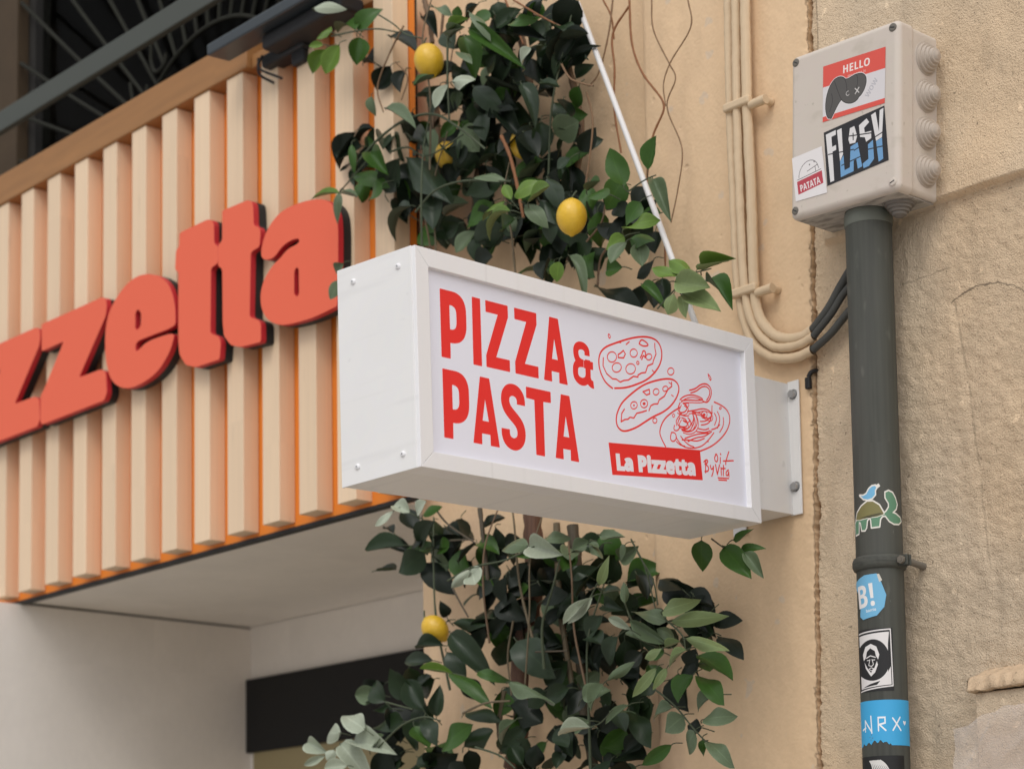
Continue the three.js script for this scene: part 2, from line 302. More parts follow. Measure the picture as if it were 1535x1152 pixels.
// ---------------------------------------------------------------- big letters on the fascia
{
  const z = [-5938, 2051, -5567, 2049, -5541, 2039, -5536, 2012, -5542, 1983, -5700, 1823, -5569, 1820, -5540, 1805, -5533, 1738, -5550, 1717, -5929, 1717, -5940, 1728, -5941, 1815, -5918, 1831, -5797, 1961, -5935, 1960];
  const e = [-5308, 2059, -5241, 2035, -5188, 1998, -5155, 1938, -5149, 1877, -5154, 1857, -5321, 1861, -5367, 1860, -5371, 1836, -5359, 1829, -5308, 1849, -5156, 1842, -5162, 1817, -5188, 1779, -5254, 1736, -5361, 1720, -5444, 1730, -5514, 1772, -5544, 1848, -5547, 1934, -5523, 1998, -5446, 2048, -5377, 2065];
  const eh = [-5356, 1961, -5339, 1945, -5339, 1907, -5353, 1895, -5372, 1900, -5372, 1953];
  const t1 = [-5130, 2137, -4983, 2137, -4960, 2129, -4950, 2115, -4948, 2054, -4929, 2044, -4929, 1992, -4965, 1986, -4968, 1794, -4926, 1775, -4915, 1756, -4921, 1706, -5046, 1710, -5097, 1729, -5129, 1766, -5136, 1808, -5136, 2018, -5154, 2030, -5149, 2088, -5132, 2095];
  const t2 = [-4908, 2142, -4781, 2138, -4758, 2126, -4753, 2107, -4751, 2055, -4725, 2043, -4718, 2030, -4723, 1986, -4766, 1981, -4772, 1795, -4729, 1776, -4718, 1763, -4718, 1710, -4818, 1718, -4866, 1735, -4899, 1769, -4906, 1805, -4908, 1969, -4929, 1983, -4929, 2046, -4908, 2053];
  const a = [-4705, 2005, -4675, 2036, -4623, 2060, -4555, 2062, -4466, 2052, -4401, 2029, -4369, 1992, -4361, 1943, -4366, 1729, -4377, 1727, -4469, 1721, -4547, 1725, -4625, 1734, -4683, 1762, -4715, 1801, -4722, 1845, -4705, 1886, -4661, 1917, -4624, 1928, -4590, 1945, -4538, 1946, -4536, 1960, -4573, 1965, -4618, 1958, -4653, 1935, -4699, 1939, -4720, 1960];
  const ah = [-4551, 1883, -4539, 1875, -4538, 1802, -4548, 1797, -4562, 1808, -4561, 1873];
  const pairs = (l, cx) => Array.from({ length: l.length / 2 }, (_, i) => [l[2 * i] / 1000 - cx, l[2 * i + 1] / 1000 - 1.71]);
  const letter = (what, out, hole, r, dx, label) => {
    const cx = (Math.min(...out.filter((_, i) => i % 2 === 0)) + Math.max(...out.filter((_, i) => i % 2 === 0))) / 2000;
    const t = thing('sign_letter', label, 'sign letter', [cx + dx, 1.71, -3.42], 'raised red letters on the slatted fascia');
    const s = asShape(roundedShape(pairs(out, cx), r));
    if (hole) s.holes.push(roundedShape(pairs(hole, cx), 0.008));
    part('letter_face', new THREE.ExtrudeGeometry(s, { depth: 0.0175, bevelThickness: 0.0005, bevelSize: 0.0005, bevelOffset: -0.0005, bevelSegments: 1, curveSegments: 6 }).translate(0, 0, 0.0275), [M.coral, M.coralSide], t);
    part('black_backing', new THREE.ExtrudeGeometry(s, { depth: 0.026, bevelEnabled: false, curveSegments: 6 }).translate(0, 0, 0.0005), M.black, t);
  };
  letter('z', z, null, 0.010, -0.4085, 'red letter z cut off by the left edge of the picture');
  letter('z', z, null, 0.010, 0, 'red letter z between the cut off z and the e');
  letter('e', e, eh, 0.06, 0, 'rounded red letter e on the slats');
  letter('t', t1, null, 0.010, 0, 'red letter t next to the e, lower of the two in the picture');
  letter('t', t2, null, 0.010, 0, 'red letter t next to the a, upper of the two in the picture');
  letter('a', a, ah, 0.05, 0, 'red letter a partly behind the corner of the white lightbox');
}

// ---------------------------------------------------------------- white lightbox sign
{
  const B = new THREE.Vector3(-2.781, 1.245, -2.322), ex = new THREE.Vector3(-0.112, 0.046, -1.026), ew = new THREE.Vector3(-0.167, -0.014, 0.042), eh = new THREE.Vector3(0.010, -0.400, 0);
  const LEN = 1.033, DEP = 0.173, HGT = 0.4, es = ex.clone().divideScalar(LEN), ed = ew.clone().divideScalar(DEP), ev = eh.clone().divideScalar(HGT);
  const t = thing('lightbox_sign', 'white projecting lightbox sign with red PIZZA & PASTA lettering and a pizza drawing', 'sign', B.toArray());
  // s runs from the street end to the wall, d from the printed face to the back, v downwards
  const at = (s, d, v) => new THREE.Vector3().addScaledVector(es, s).addScaledVector(ed, d).addScaledVector(ev, v);
  const place = (g) => {                                      // from (s, d, v) to the sign's own axes
    const p = g.attributes.position; for (let i = 0; i < p.count; i++) { const q = at(p.getX(i), p.getY(i), p.getZ(i)); p.setXYZ(i, q.x, q.y, q.z); }
    const flip = es.clone().cross(ed).dot(ev) < 0;
    if (flip) { if (!g.index) { const n = p.count; g.setIndex(Array.from({ length: n }, (_, i) => i)); } const ix = g.index.array; for (let i = 0; i < ix.length; i += 3) { const k = ix[i]; ix[i] = ix[i + 1]; ix[i + 1] = k; } }
    g.computeVertexNormals(); return g;
  };
  const slab = (s0, s1, d0, d1, v0, v1, r = 0) => { const g = r ? rbox(s0, s1, d0, d1, v0, v1, r) : box(s0, s1, d0, d1, v0, v1); return place(metreUV(g)); };
  const W = 0.034;
  // four mitred rails round the printed face
  const rail = (pts) => { // outline in (s, v), swept 0..depth in d with a small round on the outer front edge
    const sh = new THREE.Shape(pts.map((q) => new THREE.Vector2(q[0], q[1])));
    const g = new THREE.ExtrudeGeometry(sh, { depth: 0.040, bevelEnabled: true, bevelThickness: 0.0012, bevelSize: 0.0012, bevelOffset: -0.0014, bevelSegments: 2 });
    const p = g.attributes.position; for (let i = 0; i < p.count; i++) p.setXYZ(i, p.getX(i), p.getZ(i) + 0.0012, p.getY(i));
    metreUV(g);
    const ix = Array.from({ length: p.count }, (_, i) => i); g.setIndex(ix); for (let i = 0; i < ix.length; i += 3) { const k = g.index.array[i]; g.index.array[i] = g.index.array[i + 1]; g.index.array[i + 1] = k; }
    return place(g);
  };
  part('frame_rail', rail([[0, 0], [LEN, 0], [LEN - W, W], [W, W]]), M.whiteRail, t);
  part('frame_rail', rail([[0, HGT], [W, HGT - W * 0.9], [LEN - W, HGT - W * 0.9], [LEN, HGT]]), M.whiteRail, t);
  part('frame_rail', rail([[0, 0], [W, W], [W, HGT - W * 0.9], [0, HGT]]), M.whiteRail, t);
  part('frame_rail', rail([[LEN, 0], [LEN, HGT], [LEN - W, HGT - W * 0.9], [LEN - W, W]]), M.whiteRail, t);
  part('top_panel', slab(0.001, LEN - 0.001, 0.0415, DEP, 0.0008, 0.004), M.white, t);
  part('bottom_panel', slab(0.001, LEN - 0.001, 0.0415, DEP, HGT - 0.0045, HGT - 0.0012), M.white, t);
  part('end_panel', slab(-0.002, 0.0022, 0.0075, DEP + 0.001, -0.0006, HGT + 0.0006, 0.0009), M.white, t);
  part('wall_end_panel', slab(LEN - 0.0045, LEN - 0.001, 0.0418, DEP - 0.0005, 0.0045, HGT - 0.005), M.white, t);
  part('back_panel', slab(0.003, LEN - 0.005, DEP - 0.006, DEP - 0.001, 0.0045, HGT - 0.005), M.white, t);
  for (const [d, v] of [[0.036, 0.030], [0.137, 0.030], [0.036, HGT - 0.030], [0.137, HGT - 0.030]]) {
    const c = at(-0.002, d, v), g = new THREE.LatheGeometry([[0, 0.0042], [0.0026, 0.0040], [0.0045, 0.0030], [0.0056, 0.0008], [0.0056, -0.001]].map((q) => new THREE.Vector2(...q)), 16);
    const rv = part('rivet', g, M.whiteRail, t); rv.position.copy(c); rv.quaternion.setFromUnitVectors(new THREE.Vector3(0, 1, 0), es.clone().cross(ev).length() ? ed.clone().cross(ev).normalize().multiplyScalar(Math.sign(ed.clone().cross(ev).dot(es)) * -1) : es);
    const pin = part('pin', new THREE.CylinderGeometry(0.0016, 0.0016, 0.0008, 10).translate(0, 0.0044, 0), M.steel, rv);
  }
  // printed translucent face; the print is drawn in millimetres of the face
  const PX = 1.98, red = '#ea3330', k = 1;
  const print = canvas(2045, 792, (c, w, h) => {
    c.fillStyle = '#e8e8f2'; c.fillRect(0, 0, w, h);
    c.scale(PX, PX); c.fillStyle = red; c.strokeStyle = red; c.lineJoin = c.lineCap = 'round';
    const poly = (...q) => { c.moveTo(q[0], q[1]); for (let i = 2; i < q.length; i += 2) c.lineTo(q[i], q[i + 1]); c.closePath(); };
    const ink = (draw) => { c.beginPath(); draw(); c.fill('evenodd'); c.lineWidth = 3; c.stroke(); };   // the stroke rounds the corners
    const H = 126, cap = (x0, x1, y) => ({ x0, x1, y });
    const P = (x, y) => ink(() => { c.moveTo(x + 1.5, y + 1.5); c.lineTo(x + 32, y + 1.5); c.bezierCurveTo(x + 58, y + 1.5, x + 67, y + 16, x + 67, y + 36); c.lineTo(x + 67, y + 56); c.bezierCurveTo(x + 67, y + 84, x + 50, y + 96, x + 23, y + 95); c.lineTo(x + 22.5, y + H - 1.5); c.lineTo(x + 1.5, y + H - 1.5); c.closePath();
      c.moveTo(x + 23, y + 25); c.lineTo(x + 23, y + 73); c.bezierCurveTo(x + 38, y + 74, x + 43.5, y + 68, x + 43.5, y + 54); c.lineTo(x + 43.5, y + 42); c.bezierCurveTo(x + 43.5, y + 28, x + 36, y + 24.5, x + 23, y + 25); });
    const A = (x, y, wd) => { const m = x + wd / 2; ink(() => { poly(m - 12, y + 1.5, m + 11, y + 1.5, x + wd - 1.5, y + H - 1.5, x + wd - 23, y + H - 1.5, m + 12, y + H - 22, m - 13, y + H - 22, x + 22, y + H - 1.5, x + 1.5, y + H - 1.5); poly(m - 1.0, y + 34, m + 9.5, y + H - 43, m - 11, y + H - 43); }); };
    const Z = (x, y, wd) => ink(() => poly(x + 3, y + 1.5, x + wd - 2, y + 1.5, x + wd - 2, y + 22, x + 25, y + H - 21, x + wd - 1, y + H - 21, x + wd - 1, y + H - 1.5, x + 1, y + H - 1.5, x + 1, y + H - 22, x + 37, y + 20.5, x + 3, y + 20.5));
    P(74, 63); ink(() => poly(160.5, 64.5, 180, 64.5, 180, 188.5, 159.5, 188.5)); Z(194, 63, 64); Z(274, 63, 65); A(355, 63, 69);
    P(75, 210); A(152, 210, 71); A(381, 210, 69);
    ink(() => poly(303, 211.5, 371, 211.5, 371, 230, 349, 231, 348.5, 335.5, 326.5, 335.5, 326, 231, 303, 230));
    c.lineCap = 'butt'; c.lineWidth = 23; c.beginPath(); // S
    c.moveTo(286, 248); c.lineTo(286, 243); c.bezierCurveTo(286, 215, 242, 215, 242, 243); c.bezierCurveTo(242, 272, 285, 272, 285, 302); c.bezierCurveTo(285, 332, 241, 332, 241, 304); c.lineTo(241, 298); c.stroke();
    c.lineWidth = 15.5; c.beginPath(); // ampersand
    c.moveTo(486, 122); c.lineTo(486, 116); c.bezierCurveTo(486, 100, 452, 100, 452, 118); c.bezierCurveTo(452, 134, 462, 139, 474, 139); c.moveTo(474, 139); c.bezierCurveTo(450, 139, 449, 148, 449, 160); c.bezierCurveTo(449, 181, 487, 181, 487, 160); c.lineTo(487, 130); c.moveTo(475, 140); c.lineTo(503, 140); c.moveTo(486, 160); c.bezierCurveTo(488, 174, 494, 178, 503, 177); c.stroke();
    c.lineCap = 'round';
    // line drawing: two pizzas and a plate of pasta
    const line = (wd, q, shut) => { c.lineWidth = wd * 1.22; c.beginPath(); c.moveTo(q[0], q[1]); for (let i = 2; i + 3 < q.length; i += 2) c.quadraticCurveTo(q[i], q[i + 1], (q[i] + q[i + 2]) / 2, (q[i + 1] + q[i + 3]) / 2); c.lineTo(q[q.length - 2], q[q.length - 1]); if (shut) c.closePath(); c.stroke(); };
    const saw = (wd, q) => { c.lineWidth = wd * 1.2; c.beginPath(); c.moveTo(q[0], q[1]); for (let i = 2; i < q.length; i += 2) c.lineTo(q[i], q[i + 1]); c.stroke(); };
    line(3.0, [561, 175, 543, 170, 527, 153, 520, 133, 524, 112, 541, 96, 570, 84, 618, 66, 662, 54, 697, 51, 718, 58, 727, 77, 721, 99, 703, 120, 673, 142, 628, 160, 599, 169, 568, 174]);
    saw(2.4, [536, 118, 534, 134, 544, 148, 562, 156, 574, 155, 586, 159, 598, 154, 612, 151, 629, 141, 644, 140, 644, 136, 656, 130, 669, 127, 677, 112, 694, 105, 696, 99, 706, 83, 703, 72, 703, 62]);
    line(2.6, [652, 71, 656, 62, 667, 61, 682, 67, 679, 71, 664, 74, 652, 71]); saw(2.4, [583, 104, 592, 99, 600, 93, 606, 99, 600, 108, 583, 110, 583, 104]);
    line(2.6, [654, 99, 660, 92, 663, 83, 671, 83, 672, 90, 670, 98, 665, 91, 658, 102]);
    line(3.0, [571, 227, 581, 206, 613, 182, 653, 157, 687, 143, 732, 130, 762, 127, 779, 137, 776, 155, 755, 180, 724, 200, 689, 214, 659, 230, 629, 246, 590, 259, 572, 252, 568, 239, 571, 227], true);
    saw(2.4, [596, 212, 587, 222, 584, 239, 596, 233, 606, 231, 613, 226, 625, 226, 635, 215, 653, 210, 667, 205]); saw(2.4, [675, 204, 682, 193, 693, 188, 705, 186, 710, 177, 728, 167, 741, 151, 754, 143, 754, 134]);
    saw(2.4, [658, 168, 679, 160, 680, 169, 669, 173, 658, 168]);
    for (const q of [[725, 271, 709, 254, 707, 239, 723, 215, 754, 195, 779, 183], [898, 155, 929, 158, 950, 171, 952, 190, 937, 214, 904, 239, 873, 255, 841, 266], [814, 142, 832, 138, 853, 124, 874, 119, 889, 126, 890, 142, 875, 160, 859, 159]]) line(2.6, q);
    line(2.4, [818, 147, 836, 142, 855, 129, 872, 125, 884, 130, 884, 142, 872, 155]);
    for (const q of [[780, 167, 791, 158, 821, 150, 847, 151, 862, 155, 841, 160, 811, 163, 785, 168], [780, 173, 769, 187, 779, 195, 799, 189, 805, 176, 790, 173], [804, 188, 830, 182, 861, 173, 887, 177, 886, 193, 860, 193, 850, 185, 820, 186], [778, 204, 765, 218, 777, 224, 803, 220, 799, 205, 783, 204], [804, 201, 819, 208, 803, 226, 777, 223], [830, 188, 839, 202, 828, 222, 802, 232, 782, 230], [820, 189, 829, 204, 815, 221]]) { line(2.3, q); c.save(); c.translate(4, 4.5); line(1.7, q); c.restore(); }
    for (const q of [[747, 239, 739, 253, 751, 259, 764, 249, 759, 238, 747, 239], [761, 247, 776, 263, 806, 265, 842, 258, 868, 243, 892, 221], [777, 243, 796, 257, 821, 260], [801, 251, 827, 239, 858, 234, 885, 219], [791, 246, 828, 232, 874, 224], [833, 226, 859, 226, 880, 218], [838, 219, 859, 220, 875, 214], [849, 210, 870, 207, 886, 193, 890, 164], [897, 179, 907, 187, 896, 204], [908, 174, 919, 185, 906, 209], [885, 215, 901, 211, 914, 201], [928, 184, 930, 199, 913, 217], [784, 194, 763, 210, 765, 222], [758, 223, 752, 233, 767, 234, 777, 223], [781, 250, 807, 247, 832, 247, 858, 237], [881, 98, 892, 104, 889, 111, 884, 107, 881, 98]]) line(2.2, q);
    for (const q of [[868, 198, 884, 190, 890, 178], [846, 203, 866, 201, 880, 190], [787, 209, 800, 214, 812, 206], [812, 216, 822, 207, 824, 196], [770, 196, 790, 200, 808, 196], [762, 256, 772, 262, 790, 262]]) line(2.0, q);
    const rings = [563, 112, 15, 10, 633, 93, 12, 8, 682, 93, 10, 6, 577, 131, 15, 9, 621, 127, 16, 10, 645, 111, 4, 3, 557, 71, 3, 4, 701, 162, 10, 6, 732, 151, 9, 5, 627, 200, 11, 7, 660, 192, 12, 8, 753, 112, 11, 7, 693, 222, 7, 5];
    for (let i = 0; i < rings.length; i += 4) { c.lineWidth = 2.4; c.beginPath(); c.ellipse(rings[i], rings[i + 1], rings[i + 2], rings[i + 3], -0.35, 0, 6.1); c.stroke(); }
    const dots = [627, 200, 3, 2, 660, 192, 5, 3, 861, 187, 5, 3]; for (let i = 0; i < dots.length; i += 4) { c.beginPath(); c.ellipse(dots[i], dots[i + 1], dots[i + 2], dots[i + 3], -0.3, 0, 7); c.fill(); }
    const more = [861, 187, 11, 7, 803, 175, 7, 4, 919, 165, 4, 2, 756, 203, 4, 3]; for (let i = 0; i < more.length; i += 4) { c.lineWidth = 2; c.beginPath(); c.ellipse(more[i], more[i + 1], more[i + 2], more[i + 3], -0.4, 0, 7); c.stroke(); }
    saw(2.2, [583, 79, 593, 78]); saw(2.2, [610, 79, 620, 72]); saw(2.2, [691, 119, 700, 123]); saw(2, [745, 136, 752, 138]); saw(2, [752, 161, 758, 163]); saw(2, [866, 243, 872, 242]);
    c.beginPath(); poly(542, 286, 841, 264, 846, 326, 550, 349); c.fill();
    c.save(); c.translate(563, 337); c.rotate(-0.074); c.fillStyle = c.strokeStyle = '#ece8ee'; c.font = 'bold 42px sans-serif'; c.lineWidth = 5.5; c.lineJoin = 'miter'; const wd = c.measureText('La Pizzetta').width; c.scale(262 / wd, 1); c.fillText('La Pizzetta', 0, 0); c.lineWidth = 4.2; c.strokeText('La Pizzetta', 0, 0); c.restore(); c.lineJoin = 'round';
    // the handwritten by-line
    line(2.6, [853, 287, 860, 281, 868, 283, 862, 290, 856, 291]); line(2.6, [859, 283, 857, 309]); line(2.6, [857, 291, 870, 295, 867, 305, 855, 307]); line(2.6, [875, 292, 876, 301, 884, 297, 886, 290, 884, 305, 878, 314]);
    line(2.6, [897, 266, 890, 272, 892, 281, 899, 282, 903, 273, 899, 265, 895, 266]); saw(2.6, [911, 271, 910, 283]); saw(3, [912, 263, 913, 264]); line(2.6, [942, 255, 930, 276, 929, 283]); saw(2.6, [921, 277, 957, 272]);
    saw(2.8, [893, 288, 898, 308, 907, 287]); saw(2.6, [912, 292, 912, 308]); saw(2.6, [921, 286, 919, 308]); saw(2.4, [914, 294, 927, 292]); line(2.6, [938, 294, 929, 298, 929, 307, 936, 306, 939, 295, 939, 308]); saw(2.4, [900, 315, 938, 312]); saw(2.4, [902, 319, 930, 317]);
  });
  const face = slab(0.030, LEN - 0.030, 0.011, 0.015, 0.030, HGT - 0.027);
  { const p = face.attributes.position, uv = face.attributes.uv, inv = new THREE.Matrix3().set(es.x, ed.x, ev.x, es.y, ed.y, ev.y, es.z, ed.z, ev.z).invert(), q = new THREE.Vector3();
    for (let i = 0; i < p.count; i++) { q.fromBufferAttribute(p, i).applyMatrix3(inv); uv.setXY(i, q.x / LEN, 1 - q.z / HGT); } }
  part('printed_face', face, phys({ map: print, roughness: 0.28, specularIntensity: 0.6 }), t, 'pale panel printed with red PIZZA & PASTA, pizzas and a plate of pasta');
  // hollow arm and wall flanges
  const s1 = (-3.4985 - B.z) / es.z, arm = (d0, d1, v0, v1) => slab(LEN - 0.001, s1, d0, d1, v0, v1);
  part('arm', mergeGeometries([arm(0.018, 0.021, 0.072, 0.362), arm(0.140, 0.143, 0.072, 0.362), arm(0.0212, 0.1398, 0.0722, 0.075), arm(0.0212, 0.1398, 0.359, 0.3618)]), M.white, t);
  const edge = at(s1, 0.018, 0.1), fx = edge.x;
  part('wall_flange', rbox(fx, fx + 0.031, at(s1, 0.03, 0.362).y - 0.001, at(s1, 0.03, 0.068).y, -3.4965 - B.z, -3.4925 - B.z, 0.001), M.white, t);
  part('wall_flange', rbox(fx - 0.167, fx - 0.129, at(s1, 0.03, 0.362).y - 0.02, at(s1, 0.03, 0.068).y - 0.02, -3.4965 - B.z, -3.4925 - B.z, 0.001), M.white, t);
  for (const y of [1.197, 0.994]) {
    const b = part('bolt', new THREE.CylinderGeometry(0.0092, 0.0096, 0.009, 6).rotateX(Math.PI / 2), M.steel, t); b.position.set(fx + 0.0155, y - B.y, -3.488 - B.z); b.rotation.z = y;
    part('washer', new THREE.CylinderGeometry(0.0115, 0.0115, 0.002, 18).rotateX(Math.PI / 2).translate(0, 0, -0.0055), M.steel, b);
  }
}

// ---------------------------------------------------------------- stay rod and cables on the pier
{
  const t = thing('stay_rod', 'thin white rod slanting from the vine down to the top of the lightbox', 'rod', [-2.985, 1.275, -3.30]);
  part('rod', tube([[0, 0, 0], [-0.264, 0.498, -0.085], [-0.54, 1.02, -0.168]], 0.0068, 30, 8), std({ color: lin(0.72, 0.70, 0.68), roughness: 0.5 }), t);
  part('foot', new THREE.CylinderGeometry(0.012, 0.014, 0.012, 14).translate(0, 0.012, 0), M.whiteRail, t);
}
{
  const tanMap = dataTex(256, 512, (u, v) => { const k = 1 + 0.16 * fbm(u * 5, v * 60, 4, 4) - 0.12 * smooth(fbm(u * 7, v * 40, 3, 9), 0.2, 0.5); return sRGB(0.66 * k, 0.50 * k, 0.325 * k); }, true);
  const tan = std({ map: tanMap, roughness: 0.75 }), dark = std({ color: lin(0.062, 0.062, 0.055), roughness: 0.7 });
  const C = [
    ['left of the three beige painted cables running down the yellow wall', -3.478, 0.0135, [[-3.051, 2.7], [-3.051, 2.135], [-3.053, 1.901], [-3.049, 1.668], [-3.044, 1.467], [-3.029, 1.388], [-3.004, 1.329], [-2.948, 1.286], [-2.883, 1.271], [-2.838, 1.277]], [[-2.838, 1.277], [-2.79, 1.30], [-2.752, 1.332], [-2.715, 1.362], [-2.66, 1.38]]],
    ['middle of the three beige painted cables running down the yellow wall', -3.472, 0.0125, [[-3.025, 2.7], [-3.025, 2.126], [-3.027, 1.893], [-3.026, 1.661], [-3.019, 1.461], [-3.006, 1.390], [-2.984, 1.347], [-2.938, 1.306], [-2.872, 1.295], [-2.830, 1.304]], [[-2.830, 1.304], [-2.779, 1.343], [-2.750, 1.378], [-2.715, 1.405], [-2.66, 1.42]]],
    ['right and thickest of the three beige painted cables running down the yellow wall', -3.474, 0.0145, [[-2.998, 2.7], [-2.998, 2.116], [-3.000, 1.885], [-2.996, 1.653], [-2.994, 1.455], [-2.988, 1.401], [-2.970, 1.362], [-2.928, 1.325], [-2.868, 1.311], [-2.834, 1.319]], [[-2.834, 1.319], [-2.788, 1.356], [-2.755, 1.400], [-2.72, 1.44], [-2.66, 1.46]]],
  ];
  for (const [label, z, r, a, b] of C) {
    const t = thing('wall_cable', label, 'cable', [0, 0, 0], 'painted cables on the yellow wall');
    const lift = (q, i) => [q[0] + 0.0015 * N(q[1] * 9, r * 900), q[1], z + 0.003 * N(q[1] * 6, r * 500)];
    const sheath = tube(a.map(lift), r * 0.82, 220, 12), sp = sheath.attributes.position, sn = sheath.attributes.normal; for (let i = 0; i < sp.count; i++) { const k = 0.0022 * fbm(sp.getX(i) * 60 + r * 900, sp.getY(i) * 24, 3) + 0.0012 * N(sp.getX(i) * 200, sp.getY(i) * 90); sp.setXYZ(i, sp.getX(i) + sn.getX(i) * k, sp.getY(i) + sn.getY(i) * k, sp.getZ(i) + sn.getZ(i) * k); } sheath.computeVertexNormals();
    part('painted_sheath', sheath, tan, t, 'beige painted length of the cable');
    part('bare_sheath', tube(b.map((q) => [q[0], q[1], z + 0.001 - 0.013 * smooth(q[0], -2.79, -2.70)]), r * 0.66, 40, 10), dark, t, 'dark unpainted length of the cable beside the drainpipe');
  }
  const clip = (x, y, label) => {
    const t = thing('cable_clip', label, 'cable clip', [x, y, -3.475], 'clips holding the wall cables');
    part('strap', rbox(-0.046, 0.032, -0.010, 0.010, 0.001, 0.0190, 0.006), tan, t);
    part('anchor', mergeGeometries([new THREE.CylinderGeometry(0.010, 0.011, 0.045, 12).rotateZ(Math.PI / 2).translate(0.050, -0.012, 0.006), new THREE.CylinderGeometry(0.008, 0.009, 0.028, 12).rotateX(Math.PI / 2).translate(0.064, -0.010, -0.008)].map((g) => g.toNonIndexed())), tan, t);
  };
  clip(-3.014, 1.878, 'beige painted strap and anchor, upper of the two holding the wall cables');
  clip(-3.010, 1.449, 'beige painted strap and anchor, lower of the two holding the wall cables');
  const t = thing('power_lead', 'short black cable end in the wall joint beside the sign flange', 'cable');
  part('lead', tube([[-2.866, 1.226, -3.494], [-2.860, 1.236, -3.496], [-2.855, 1.240, -3.506], [-2.854, 1.241, -3.530]], 0.0050, 30, 8), M.black, t);
  part('plug', rbox(-2.873, -2.860, 1.200, 1.226, -3.4995, -3.488, 0.003), M.black, t);
}

